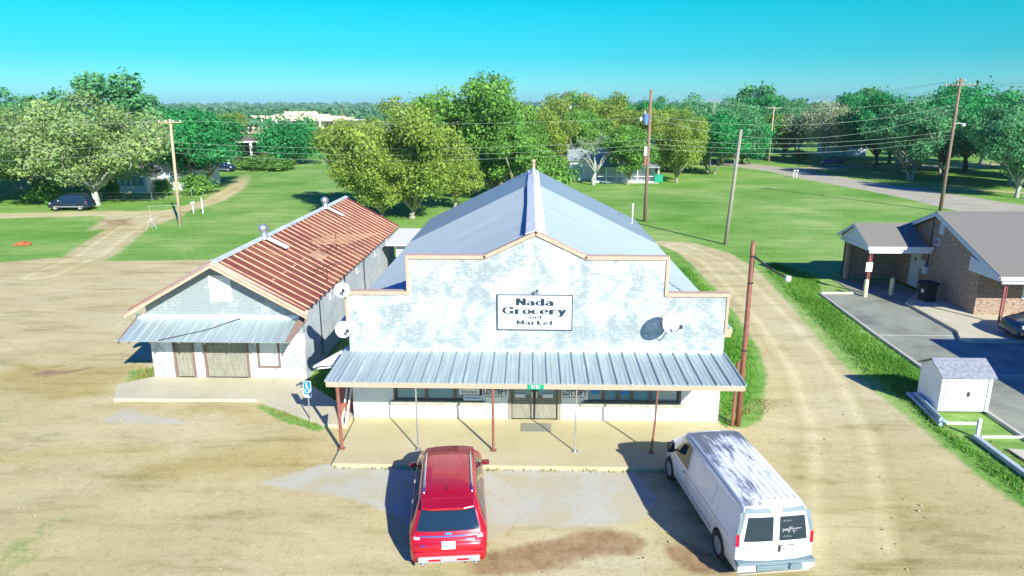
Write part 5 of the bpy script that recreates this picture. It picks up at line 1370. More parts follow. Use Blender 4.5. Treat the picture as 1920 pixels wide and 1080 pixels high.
# ------------------------------------------------------------------ vehicles
def interp(tab, s): return np.interp(s, [t[0] for t in tab], [t[1] for t in tab])
class Car:
    def __init__(self, L, keys, wheels, rw, base_z, curv=.05, archk=1.13):
        self.L = L; self.k = keys; self.wheels = wheels; self.rw = rw; self.bz = base_z; self.curv = curv; self.ak = archk
        self.ss = np.unique(np.round(np.concatenate([np.arange(0, .7, .02), np.arange(.7, L - .4, .05), np.arange(L - .4, L + .001, .02)]), 3))
        self.tab = {}
        for n, t in keys.items():
            v = interp(t, self.ss); dense = np.arange(-.3, L + .3, .01); dv = interp(t, np.clip(dense, 0, L))
            kk = np.exp(-np.linspace(-2, 2, 9) ** 2); kk /= kk.sum()
            sm = np.convolve(np.pad(dv, 4, 'edge'), kk, 'valid')
            self.tab[n] = (dense, sm)
    def val(self, n, s): return float(np.interp(s, *self.tab[n]))
    def zbot(self, s):
        z = self.bz
        for w in self.wheels:
            Ra = self.rw * self.ak
            if abs(s - w) < Ra: z = max(z, self.rw + math.sqrt(Ra * Ra - (s - w) ** 2) - .0)
        return z
    def sect(self, s, arch=True):
        wB, wR, zB, zT = (self.val(n, s) for n in ('wB', 'wR', 'zB', 'zT'))
        zb = self.zbot(s) if arch else self.bz
        ze = zT - .075; zB = min(zB, ze - .03); zb = min(zb, zB - .12)
        zm = max(.62, zb + .06); zm = min(zm, zB - .06)
        p = [(wB * .955, zb), (wB * .985, min(zb + .05, zm - .02)), (wB, zm), (wB * .998, (zm + zB) / 2), (wB * .985, zB - .04), (wB * .965, zB),
             (wB * .965 * .45 + wR * .55, zB + (ze - zB) * .55), (wR, ze), (wR - .03, ze + .045), (wR - .1, zT - .012), (wR * .55, zT + .012), (0, zT + .022)]
        return p
    def yoff(self, x, s): 
        y = s
        if s < .8: y += self.curv * (abs(x) ** 2.6) * (1 - s / .8) * 2
        if s > self.L - .9: y -= .16 * (abs(x) ** 2.4) * ((s - self.L + .9) / .9)
        return y
    def xs(self, s, z):
        p = self.sect(s, False); zz = [q[1] for q in p[2:8]]; xx = [q[0] for q in p[2:8]]
        return float(np.interp(z, zz, xx))
    def zt(self, s, x):
        p = self.sect(s, False)[6:]; xx = [q[0] for q in p][::-1]; zz = [q[1] for q in p][::-1]
        return float(np.interp(abs(x), xx, zz))
    def rear_s(self, z): return self.surf_s(0.0, z)
    def surf_s(self, x, z):
        xa = min(abs(x), .93)
        if not hasattr(self, 'cache'):
            self.cs_ = np.arange(0, 1.3, .02); self.cx_ = np.arange(0, .96, .03)
            self.cache = np.array([[self.zt(s, min(q, self.val('wR', s) - .005)) for q in self.cx_] for s in self.cs_])
        col_ = np.array([np.interp(xa, self.cx_, r) for r in self.cache])
        col_ = np.maximum.accumulate(col_)
        return float(np.interp(z, col_ + np.arange(len(col_)) * 1e-6, self.cs_))
    def body(self, mat, parent, name='body'):
        mb = MB(); n = 23
        for s in self.ss:
            p = self.sect(s); full = [(-x, z) for x, z in p] + [(x, z) for x, z in p[:-1][::-1]]
            for x, z in full: mb.v.append((x, self.yoff(x, s), z))
        for i in range(len(self.ss) - 1):
            for k in range(n - 1):
                mb.f.append([i * n + k, i * n + k + 1, (i + 1) * n + k + 1, (i + 1) * n + k]); mb.m.append(0)
        mb.f.append(list(range(n))[::-1]); mb.m.append(0); e = (len(self.ss) - 1) * n
        mb.f.append([e + k for k in range(n)]); mb.m.append(0)
        o = mb.build(name, mat, parent, smooth=True)
        u = MB().box(-.82, .82, .15, self.L - .2, self.bz - .02, self.bz + .25)
        for w in self.wheels: u.box(-.62, .62, w - .45, w + .45, self.bz, self.bz + .5)
        u.build('underbody', M['black'], parent)
        return o
    def side(self, corners, mat, parent, name, off=.008, nu=10, nv=4):
        """corners (s,z) x4 in order bl, br, tr, tl ; both sides unless side given"""
        outs = []
        for sg in (-1, 1):
            mb = MB()
            for j in range(nv + 1):
                for i in range(nu + 1):
                    u, v = i / nu, j / nv
                    s = (1 - v) * ((1 - u) * corners[0][0] + u * corners[1][0]) + v * ((1 - u) * corners[3][0] + u * corners[2][0])
                    z = (1 - v) * ((1 - u) * corners[0][1] + u * corners[1][1]) + v * ((1 - u) * corners[3][1] + u * corners[2][1])
                    x = sg * (self.xs(s, z) + off); mb.v.append((x, self.yoff(x, s), z))
            for j in range(nv):
                for i in range(nu):
                    a = j * (nu + 1) + i; f = [a, a + 1, a + nu + 2, a + nu + 1]
                    mb.f.append(f if sg > 0 else f[::-1]); mb.m.append(0)
            outs.append(mb.build(name, mat, parent, smooth=True))
        return outs
    def top(self, s0, s1, w0, w1, mat, parent, name, off=.01, x0=None, nu=12, nv=10):
        mb = MB()
        for j in range(nv + 1):
            v = j / nv; s = s0 + (s1 - s0) * v; w_ = w0 + (w1 - w0) * v
            for i in range(nu + 1):
                x = (x0 if x0 is not None else 0) + (-w_ + 2 * w_ * i / nu); mb.v.append((x, self.yoff(x, s), self.zt(s, x) + off))
        for j in range(nv):
            for i in range(nu):
                a = j * (nu + 1) + i; mb.f.append([a, a + 1, a + nu + 2, a + nu + 1]); mb.m.append(0)
        return mb.build(name, mat, parent, smooth=True)
    def rear(self, x0, x1, z0, z1, mat, parent, name, off=.012, x0t=None, x1t=None, n=10, thick=0.0):
        mb = MB(); x0t = x0 if x0t is None else x0t; x1t = x1 if x1t is None else x1t
        for j in range(n + 1):
            v = j / n; z = z0 + (z1 - z0) * v
            for i in range(n + 1):
                u = i / n; x = (1 - v) * (x0 + (x1 - x0) * u) + v * (x0t + (x1t - x0t) * u)
                s = self.surf_s(x, z)
                mb.v.append((x, self.yoff(x, s) - off, z))
        for j in range(n):
            for i in range(n):
                a = j * (n + 1) + i; mb.f.append([a, a + 1, a + n + 2, a + n + 1]); mb.m.append(0)
        return mb.build(name, mat, parent, smooth=True)

def wheel(parent, x, y, r, wd, rimmat, spokes=5, steel=False):
    sg = 1 if x > 0 else -1
    w_ = empty('wheel', (x, y, r)); w_.parent = parent
    MB().lathe([(r * .62, wd / 2 * sg), (r * .93, wd / 2 * sg), (r, wd * .32 * sg), (r, -wd * .32 * sg), (r * .93, -wd / 2 * sg), (r * .4, -wd / 2 * sg)], (0, 0, 0), (1, 0, 0), n=28).build('tyre', M['black'], w_, smooth=True)
    b = MB().lathe([(r * .64, wd * .46 * sg), (r * .60, wd * .36 * sg), (r * .57, .0), (0.01, .0)], (0, 0, 0), (1, 0, 0), n=28)
    for k in range(spokes):
        t = 2 * math.pi * k / spokes; d = Vector((0, math.cos(t), math.sin(t))); nrm = Vector((0, -math.sin(t), math.cos(t)))
        hw = r * (.085 if not steel else .13)
        a = Vector((wd * .34 * sg, 0, 0)); 
        b.slab([a + nrm * hw * 1.3, a + d * r * .6 + nrm * hw, a + d * r * .6 - nrm * hw, a - nrm * hw * 1.3], (wd * .08 * sg, 0, 0))
    b.lathe([(r * .16, wd * .3 * sg), (r * .15, wd * .46 * sg), (0, wd * .48 * sg)], (0, 0, 0), (1, 0, 0), n=14)
    b.build('rim', rimmat, w_)
def mirror(parent, x, y, z, mat, sz=(.22, .1, .17)):
    sg = 1 if x > 0 else -1
    m = MB().box(x, x + sg * sz[0], y - sz[1] / 2, y + sz[1] / 2, z, z + sz[2]).box(x - sg * .12, x + .0, y - .03, y + .03, z + .02, z + .06)
    m.build('wing_mirror', mat, parent, bevel=.025)

M['red_paint'] = car_paint('red metallic paint', (.50, .004, .018), .30, .30)
M['white_paint'] = car_paint('white vehicle paint', (.74, .76, .79), 0.0, .35)
M['navy_paint'] = car_paint('very dark blue paint', (.012, .03, .06), .3, .3)
M['blue_paint'] = car_paint('dark slate blue paint', (.008, .03, .06), .2, .3)
M['red_lamp'] = simple('red lamp lens', (.50, .005, .03), .2, var=0)
M['dark_lamp'] = simple('dark red lamp lens', (.12, .003, .01), .2, var=0)
M['alloy'] = simple('alloy wheel', (.55, .56, .57), .3, metal=.7, var=.05)
M['silver'] = simple('silver grey plastic', (.42, .44, .46), .4, metal=.3, var=.05)
M['greyplastic'] = simple('grey bumper plastic', (.16, .23, .25), .6, var=.1)

def suv_keys(L, H, hw):
    k = L / 5.0
    return {'zT': [(0, .60), (.03, .80), (.10, .86), (.16, 1.0), (.24, 1.14), (.50, 1.50), (.60, 1.60), (.72, H - .08), (1.2, H - .02), (2.2 * k, H), (2.8 * k, H - .02), (3.15 * k, H - .09), (3.95 * k, 1.17), (4.2 * k, 1.13), (4.7 * k, 1.02), (4.9 * k, .9), (L, .62)],
            'zB': [(0, .62), (.1, .86), (.25, 1.02), (.6, 1.05), (3.6 * k, 1.0), (4.2 * k, .98), (4.8 * k, .86), (L, .6)],
            'wB': [(0, hw - .10), (.12, hw - .04), (.45, hw), (3.9 * k, hw), (4.5 * k, hw - .04), (4.8 * k, hw - .12), (L, hw - .2)],
            'wR': [(0, hw - .16), (.12, hw - .10), (.3, hw - .14), (.6, hw - .24), (1.2, hw - .26), (3.0 * k, hw - .27), (3.8 * k, hw - .16), (4.2 * k, hw - .13), (4.8 * k, hw - .2), (L, hw - .3)]}
M['mirror_red'] = car_paint('dark mirror shell', (.16, .004, .01), .2, .4)
# --- red SUV
suv = empty('red_suv', (-1.97, 14.98, 0.015), R(6.0), 'red sport utility car with roof rails parked nose-in at the slab', 'car')
c = Car(5.0, suv_keys(5.0, 1.76, 1.0), (1.12, 3.98), .375, .34)
c.body(M['red_paint'], suv)
rp = c.top(.98, 3.0, .54, .54, car_paint('deep red roof panel', (.46, .003, .014), .2, .35), suv, 'roof_panel', .006)
rb = MB()
for x in (-.42, -.25, -.08, .08, .25, .42):
    pts = [(x, s, c.zt(s, x) + .008) for s in np.linspace(1.02, 2.95, 10)]
    rb.tube(pts, .008, 4)
rb.build('roof_rib', M['red_paint'], rp)
for sg in (-1, 1):
    pts = [(sg * .62, c.yoff(.62, s), c.zt(s, .62) + (.05 if 1.05 < s < 2.95 else .01)) for s in np.linspace(.95, 3.05, 14)]
    MB().tube(pts, .028, 8).build('roof_rail', M['chrome'], suv, smooth=True)
c.rear(-.80, .80, 1.10, 1.57, M['carglass'], suv, 'rear_window', .016, -.67, .67)
MB().slab([(-.68, .70, 1.665), (.68, .70, 1.665), (.66, .36, 1.625), (.4, .30, 1.615), (-.4, .30, 1.615), (-.66, .36, 1.625)][::-1], (0, .01, .055)).build('spoiler', M['red_paint'], suv, bevel=.02)
c.top(3.22, 3.88, .66, .80, M['carglass'], suv, 'windscreen', .012)
c.side([(.55, 1.10), (3.72, 1.08), (3.02, 1.60), (.85, 1.60)], M['carglass'], suv, 'side_window')
for s in (1.35, 2.35): c.side([(s, 1.07), (s + .07, 1.07), (s + .05, 1.63), (s - .02, 1.63)], M['red_paint'], suv, 'door_pillar', .014, 2, 4)
c.side([(.75, .42), (4.0, .42), (4.0, .47), (.75, .47)], M['silver'], suv, 'sill_trim', .01, 16, 1)
c.rear(-.84, .84, .985, 1.015, M['chrome'], suv, 'chrome_strip', .022)
for sg in (-1, 1):
    c.rear(sg * .86, sg * .60, .86, 1.04, M['red_lamp'], suv, 'tail_lamp', .02)
    l_ = c.rear(sg * .86, sg * .72, .93, .985, M['white'], suv, 'lamp_lens', .028)
    MB().tube([(sg * .66, .02, .36), (sg * .66, -.08, .35)], .045, 12).build('exhaust_tip', M['chrome'], suv, smooth=True)
pl = c.rear(-.17, .17, .74, .90, M['white'], suv, 'number_plate', .035)
text_mesh('CAR 0X7', .085, M['ink'], suv, (0, -.012 + c.rear_s(.82) - .03, .82), (R(90), 0, 0), name='plate_lettering', depth=.001)
c.rear(-.085, .085, 1.035, 1.085, M['chrome'], suv, 'oval_badge', .024); c.rear(-.07, .07, 1.045, 1.075, M['blue_sign'], suv, 'badge_field', .028)
c.rear(.42, .66, .90, .93, M['chrome'], suv, 'model_lettering', .024); c.rear(-.70, -.56, .80, .825, M['chrome'], suv, 'trim_lettering', .024)
MB().box(-.78, .78, -.02, .25, .34, .52).build('bumper', M['silver'], suv, bevel=.05)
MB().box(-.88, .88, .0, .35, .50, .66).build('bumper_cover', M['red_paint'], suv, bevel=.06)
MB().box(-.5, -.2, -.035, -.018, .42, .47).box(.2, .5, -.035, -.018, .42, .47).build('reflector', M['red_lamp'], suv)
MB().tube([(-.25, c.rear_s(1.14) - .03, 1.14), (.2, c.rear_s(1.14) - .03, 1.15)], .012, 6).build('wiper', M['black'], suv)
MB().slab([(-.02, 1.12, 1.75), (.02, 1.12, 1.75), (.015, 1.0, 1.75), (-.015, 1.0, 1.75)], (0, -.04, .06)).build('aerial', M['red_paint'], suv)
for x in (-.86, .86):
    for y in (1.12, 3.98): wheel(suv, x, y, .375, .24, M['alloy'], 5)
for sg in (-1, 1): mirror(suv, sg * .96, 3.46, 1.06, M['mirror_red'], (.22, .11, .13))
for s in (1.75, 2.75):
    for sg in (-1, 1): MB().box(sg * 1.0 - .012, sg * 1.0 + .012, s, s + .16, .93, .96).build('door_handle', M['chrome'], suv)

suv.scale = (1, 1.035, 1)
# --- white van
van = empty('white_van', (6.05, 14.80, 0.015), R(7.4), 'white cargo van with grimy ribbed roof parked right of the red car', 'van')
vk = {'zT': [(0, .50), (.02, .66), (.10, .70), (.13, 1.15), (.2, 1.80), (.3, 1.97), (.5, 2.02), (2.5, 2.06), (3.9, 2.05), (4.25, 1.97), (4.98, 1.36), (5.15, 1.26), (5.55, 1.10), (5.65, .9), (5.7, .6)],
      'zB': [(0, .52), (.12, .9), (.3, 1.12), (4.2, 1.12), (4.9, 1.1), (5.5, .95), (5.7, .55)],
      'wB': [(0, .94), (.12, .99), (.4, 1.005), (4.9, 1.0), (5.4, .95), (5.7, .84)],
      'wR': [(0, .88), (.14, .90), (.3, .80), (.5, .79), (3.9, .78), (4.3, .77), (5.0, .84), (5.4, .84), (5.7, .74)]}
v = Car(5.7, vk, (1.15, 4.95), .37, .36, .03, 1.15)
v.body(M['white_paint'], van)
def grimy():
    m, nt, b = new_mat('grimy white roof paint')
    b.inputs['Roughness'].default_value = .45
    n1 = noise_node(nt, 1.0, 8, .7, dist=.3, stretch=(2.2, .8, 1)); n2 = noise_node(nt, 3.0, 6, .7, stretch=(7, .5, 1))
    sp = N(nt, 'ShaderNodeSeparateXYZ'); t = N(nt, 'ShaderNodeTexCoord'); nt.links.new(t.outputs['Object'], sp.inputs[0])
    g = N(nt, 'ShaderNodeMapRange'); g.inputs[1].default_value = 2.6; g.inputs[2].default_value = 4.3; g.inputs[3].default_value = 0; g.inputs[4].default_value = .26
    nt.links.new(sp.outputs[1], g.inputs[0])
    g2 = N(nt, 'ShaderNodeMapRange'); g2.inputs[1].default_value = .3; g2.inputs[2].default_value = -.8; g2.inputs[3].default_value = 0; g2.inputs[4].default_value = .1
    nt.links.new(sp.outputs[0], g2.inputs[0])
    a = N(nt, 'ShaderNodeMath', operation='MULTIPLY_ADD'); a.inputs[1].default_value = .4; nt.links.new(n2.outputs[0], a.inputs[0]); nt.links.new(n1.outputs[0], a.inputs[2])
    a.inputs[1].default_value = .62
    a2 = N(nt, 'ShaderNodeMath', operation='ADD'); nt.links.new(a.outputs[0], a2.inputs[0]); nt.links.new(g.outputs[0], a2.inputs[1])
    a3 = N(nt, 'ShaderNodeMath', operation='ADD'); nt.links.new(a2.outputs[0], a3.inputs[0]); nt.links.new(g2.outputs[0], a3.inputs[1])
    r = ramp_node(nt, a3.outputs[0], [(.84, (.74, .76, .76)), (.92, (.42, .46, .47)), (1.0, (.13, .16, .18))])
    nt.links.new(r.outputs[0], b.inputs['Base Color'])
    return m
M['grimy'] = grimy()
vr = v.top(.36, 4.1, .76, .74, M['grimy'], van, 'roof_panel', .008, nu=20, nv=30)
rb = MB()
for x in np.linspace(-.62, .62, 8):
    rb.tube([(x, s, v.zt(s, x) + .008) for s in np.linspace(.5, 3.95, 14)], .011, 4)
    rb.add([(x + .014, .5, v.zt(.5, x) + .010), (x + .03, .5, v.zt(.5, x) + .010), (x + .03, 3.95, v.zt(3.95, x) + .010), (x + .014, 3.95, v.zt(3.95, x) + .010)], [(0, 1, 2, 3)], 1)
rb.build('roof_rib', [M['grimy'], M['greyplastic']], vr)
for sg in (-1, 1):
    MB().tube([(sg * .795, v.yoff(.79, s), v.zt(s, .79) - .0) for s in np.linspace(.3, 4.2, 20)], .012, 5).build('drip_rail', M['greyplastic'], van)
# rear: grey pillar surround, doors with glass
gr = MB()
v.rear(-.80, .80, 1.86, 1.96, M['greyplastic'], van, 'rear_header', .022, -.72, .72)
for sg in (-1, 1):
    v.rear(sg * .965, sg * .88, 1.34, 1.86, M['greyplastic'], van, 'corner_panel', .012, sg * .88, sg * .76)
    v.rear(sg * .985, sg * .90, 1.02, 1.33, M['red_lamp'], van, 'tail_lamp', .016)
    v.rear(sg * .985, sg * .90, .97, 1.02, M['white'], van, 'reverse_lamp', .018)
    dd = v.rear(sg * .88, sg * .012, .70, 1.84, M['white_paint'], van, 'rear_door', .012, sg * .76, sg * .012)
    wn = v.rear(sg * .80, sg * .085, 1.16, 1.78, M['carglass'], van, 'rear_window', .026, sg * .71, sg * .085)
v.rear(-.008, .008, .68, 1.86, M['greyplastic'], van, 'door_gap', .02)
v.rear(-.14, .14, 1.88, 1.95, M['red_lamp'], van, 'brake_lamp', .034)
v.rear(.06, .46, .86, 1.04, M['blackmetal'], van, 'plate_recess', .02); v.rear(.13, .43, .88, 1.02, M['white'], van, 'number_plate', .026)
text_mesh('BRK 0131', .07, M['ink'], van, (.28, v.rear_s(.95) - .03, .95), (R(90), 0, 0), name='plate_lettering', depth=.001)
# window decals: pale outlines on the right-hand glass
dc = MB()
def dstroke(x0, z0, x1, z1, w_=.012):
    y0_, y1_ = v.rear_s(z0) - .032, v.rear_s(z1) - .032
    a, c_ = Vector((x0, y0_, z0)), Vector((x1, y1_, z1)); d = Vector((x1 - x0, 0, z1 - z0)).normalized(); n_ = Vector((-d.z, 0, d.x)) * w_
    dc.add([a - n_, c_ - n_, c_ + n_, a + n_], [(0, 1, 2, 3)])
for q in ((.18, 1.45, .62, 1.47), (.2, 1.43, .33, 1.42), (.33, 1.42, .3, 1.36), (.42, 1.42, .45, 1.35), (.15, 1.47, .17, 1.38), (.3, 1.5, .4, 1.5)): dstroke(*q)
for z, x0, x1 in ((1.66, .14, .40), (1.40, .38, .52), (1.26, .16, .42)):
    for i in range(int((x1 - x0) / .035)): dstroke(x0 + i * .035, z, x0 + i * .035 + .02, z + .035 * (i % 2), .007)
dc.build('window_decal', M['silver'], van)
MB().box(-.98, .98, -.03, .3, .44, .58).build('bumper', M['white_paint'], van, bevel=.04)
MB().box(-.985, .985, -.04, .28, .605, .68).box(-.52, .66, -.07, -.02, .46, .60).build('bumper_step', M['greyplastic'], van, bevel=.02)
MB().tube([(.36, -.12, .57), (.36, -.03, .57)], .07, 14).build('hitch_cover', M['greyplastic'], van)
v.top(4.3, 4.96, .66, .80, M['carglass'], van, 'windscreen', .012)
v.side([(3.52, 1.15), (4.72, 1.15), (4.25, 1.82), (3.58, 1.82)], M['carglass'], van, 'cab_window')
v.side([(3.42, .55), (3.435, .55), (3.50, 1.9), (3.485, 1.9)], M['greyplastic'], van, 'door_gap', .006, 1, 8)
v.side([(.55, 1.03), (4.9, 1.03), (4.9, 1.06), (.55, 1.06)], M['silver'], van, 'swage_line', .006, 30, 1)
v.side([(1.6, .56), (4.3, .56), (4.3, .62), (1.6, .62)], M['silver'], van, 'rub_strip', .006, 20, 1)
v.side([(1.75, 1.2), (3.3, 1.2), (3.3, 1.80), (1.75, 1.80)], M['white_paint'], van, 'side_panel', .008, 12, 5)
for x in (-.87, .87):
    for y in (1.15, 4.95): wheel(van, x, y, .37, .24, M['silver'], 8, True)
for sg in (-1, 1): mirror(van, sg * 1.03, 4.5, 1.22, M['black'], (.2, .14, .3))
for s in (4.6,): v.side([(3.6, .98), (3.78, .98), (3.78, 1.01), (3.6, 1.01)], M['blackmetal'], van, 'door_handle', .014, 2, 1)

van.scale = (1, 1.035, 1)
# --- far cars
def simple_car(name, L, H, hw, loc, rz, paint, rimm, label, cat='car', keys=None, ww=None):
    t = empty(name, loc, rz, label, cat)
    k_ = L / 5.0
    q = Car(L, keys or suv_keys(L, H, hw), ww or (1.0 * k_, 3.95 * k_), .36, .34)
    q.body(paint, t)
    q.rear(-.7, .7, 1.1, H - .22, M['carglass'], t, 'rear_window', .02, -.6, .6)
    q.top(3.22 * k_, 3.9 * k_, hw - .34, hw - .2, M['carglass'], t, 'windscreen', .012)
    for a_, b_ in ((.6, 1.35), (1.45, 2.3), (2.4, 3.55)):
        q.side([(a_ * k_, 1.09), (b_ * k_ + (.1 if b_ > 3 else 0), 1.09), ((b_ if b_ < 3 else 3.05) * k_, H - .14), ((a_ if a_ > 1 else .85) * k_, H - .14)], M['carglass'], t, 'side_window')
    q.side([(.5 * k_, .42), (4.3 * k_, .42), (4.3 * k_, .5), (.5 * k_, .5)], M['silver'], t, 'sill_trim', .01, 12, 1)
    q.side([(4.55 * k_, .78), (4.8 * k_, .76), (4.78 * k_, .9), (4.5 * k_, .92)], M['white'], t, 'headlamp', .01, 3, 2)
    q.side([(.06, .9), (.2, .9), (.22, 1.05), (.12, 1.05)], M['red_lamp'], t, 'tail_lamp', .012, 3, 2)
    for x in (-hw + .13, hw - .13):
        for y in q.wheels: wheel(t, x, y, .36, .24, rimm, 5)
    for sg in (-1, 1): mirror(t, sg * (hw - .02), 3.4 * k_, 1.06, M['silver'], (.2, .1, .15))
    return t
simple_car('parked_suv', 4.7, 1.8, .92, (-49.6, 77.2, 0.02), R(92), M['navy_paint'], M['alloy'], 'dark navy sport utility car parked on the lane under the big oak')
simple_car('parked_car', 4.5, 1.5, .9, (-57.6, 125.2, 0.02), R(-95), M['navy_paint'], M['alloy'], 'dark car parked beside the white cottage')
simple_car('slate_car', 4.6, 1.62, .92, (28.6, 33.75, 0.03), R(88), M['blue_paint'], M['alloy'], 'dark slate blue car cut off by the right frame edge')
# white pickup
pk = dict(suv_keys(5.4, 1.8, .95))
pk['zT'] = [(0, .75), (.05, 1.0), (.12, 1.08), (1.95, 1.08), (2.05, 1.5), (2.3, 1.76), (3.1, 1.8), (3.5, 1.7), (4.2, 1.2), (5.1, 1.05), (5.3, .9), (5.4, .62)]
pt_ = empty('pickup_truck', (71.8, 139.5, 0.02), R(-80), 'white pickup truck with open bed parked under the trees', 'truck')
q = Car(5.4, pk, (1.05, 4.35), .4, .45)
q.body(M['white_paint'], pt_); q.side([(2.35, 1.15), (3.95, 1.15), (3.45, 1.6), (2.45, 1.6)], M['carglass'], pt_, 'side_window')
MB().box(-.75, .75, .15, 1.95, 1.09, 1.13).build('bed_opening', M['black'], pt_)
for x in (-.84, .84):
    for y in (1.05, 4.35): wheel(pt_, x, y, .4, .26, M['alloy'], 5)
simple_car('shaded_car', 4.6, 1.5, .9, (61.0, 138.2, 0.02), R(80), M['navy_paint'], M['silver'], 'black car in the shade just left of the white pickup')
# ------------------------------------------------------------------ trees
LM = {
 'pecan': leaf_mat('olive yellow foliage', (.07, .16, .02), (.40, .53, .11)),
 'oak': leaf_mat('deep emerald foliage', (.012, .10, .035), (.07, .42, .12)),
 'moss': leaf_mat('grey green mossy foliage', (.09, .19, .05), (.40, .54, .20)),
 'green': leaf_mat('mid green foliage', (.045, .15, .025), (.25, .50, .10)),
 'teal': leaf_mat('cool green foliage', (.03, .13, .05), (.18, .48, .19)),
 'bare': leaf_mat('sparse dry foliage', (.16, .22, .09), (.42, .52, .26)),
}
def quad_mesh(name, C_, Nn, S, tone, mat, aspect=.6):
    """many little leaf quads: centres, normals, sizes"""
    n = len(C_)
    Nn = Nn / (np.linalg.norm(Nn, axis=1, keepdims=True) + 1e-9)
    r = rng.normal(size=(n, 3)); U = np.cross(Nn, r); U /= (np.linalg.norm(U, axis=1, keepdims=True) + 1e-9); V = np.cross(Nn, U)
    S = S[:, None]
    P_ = np.stack([C_ - U * S, C_ - V * S * aspect + U * S * .1, C_ + U * S, C_ + V * S * aspect - U * S * .1], 1).reshape(-1, 3)
    me = bpy.data.meshes.new(name)
    me.vertices.add(n * 4); me.loops.add(n * 4); me.polygons.add(n)
    me.vertices.foreach_set('co', P_.astype(np.float32).ravel())
    me.loops.foreach_set('vertex_index', np.arange(n * 4, dtype=np.int32))
    me.polygons.foreach_set('loop_start', np.arange(0, n * 4, 4, dtype=np.int32)); me.polygons.foreach_set('loop_total', np.full(n, 4, np.int32))
    me.update()
    at = me.attributes.new('tone', 'FLOAT', 'POINT'); at.data.foreach_set('value', np.repeat(tone, 4).astype(np.float32))
    me.materials.append(mat)
    return me
def crown_points(ncl, nleaf, Rr, zlo, H, flat=.75, clr=(.2, .36), seed=0, hole=.0, lean=0):
    g = np.random.default_rng(seed)
    zc = (zlo + H) / 2; hz = (H - zlo) / 2
    cs = []
    for i in range(ncl):
        d = g.normal(size=3); d /= np.linalg.norm(d); d[2] = d[2] * .9 + .12
        f = g.uniform(.42, .86) if i > ncl * .2 else g.uniform(0, .4)
        lump = 1 + .22 * math.sin(3 * math.atan2(d[1], d[0]) + seed) + .12 * math.sin(5 * math.atan2(d[1], d[0]) + 2 * seed)
        rad = Rr * g.uniform(*clr)
        cs.append((d[0] * Rr * f * lump, d[1] * Rr * f * lump, zc + d[2] * hz * f, rad))
    cs = np.array(cs)
    wgt = cs[:, 3] ** 2; wgt /= wgt.sum()
    k = g.choice(ncl, nleaf, p=wgt)
    d = g.normal(size=(nleaf, 3)); d /= np.linalg.norm(d, axis=1, keepdims=True)
    rr = cs[k, 3] * np.clip(g.normal(.86, .2, nleaf), .1, 1.35)
    Pn = cs[k, :3] + d * rr[:, None] * np.array([1, 1, flat])
    # ragged sprays
    sp = g.random(nleaf) < .12
    Pn[sp] += d[sp] * (cs[k[sp], 3] * g.uniform(.1, .45, sp.sum()))[:, None]
    Pn[:, 2] = np.maximum(Pn[:, 2], zlo * .55 + .25)
    nor = d + g.normal(size=(nleaf, 3)) * .75 + np.array([0, 0, .25])
    clt = g.uniform(0, 1, ncl)
    tone = np.clip(.45 * clt[k] + .55 * g.uniform(0, 1, nleaf), 0, 1)
    return Pn, nor, tone, cs
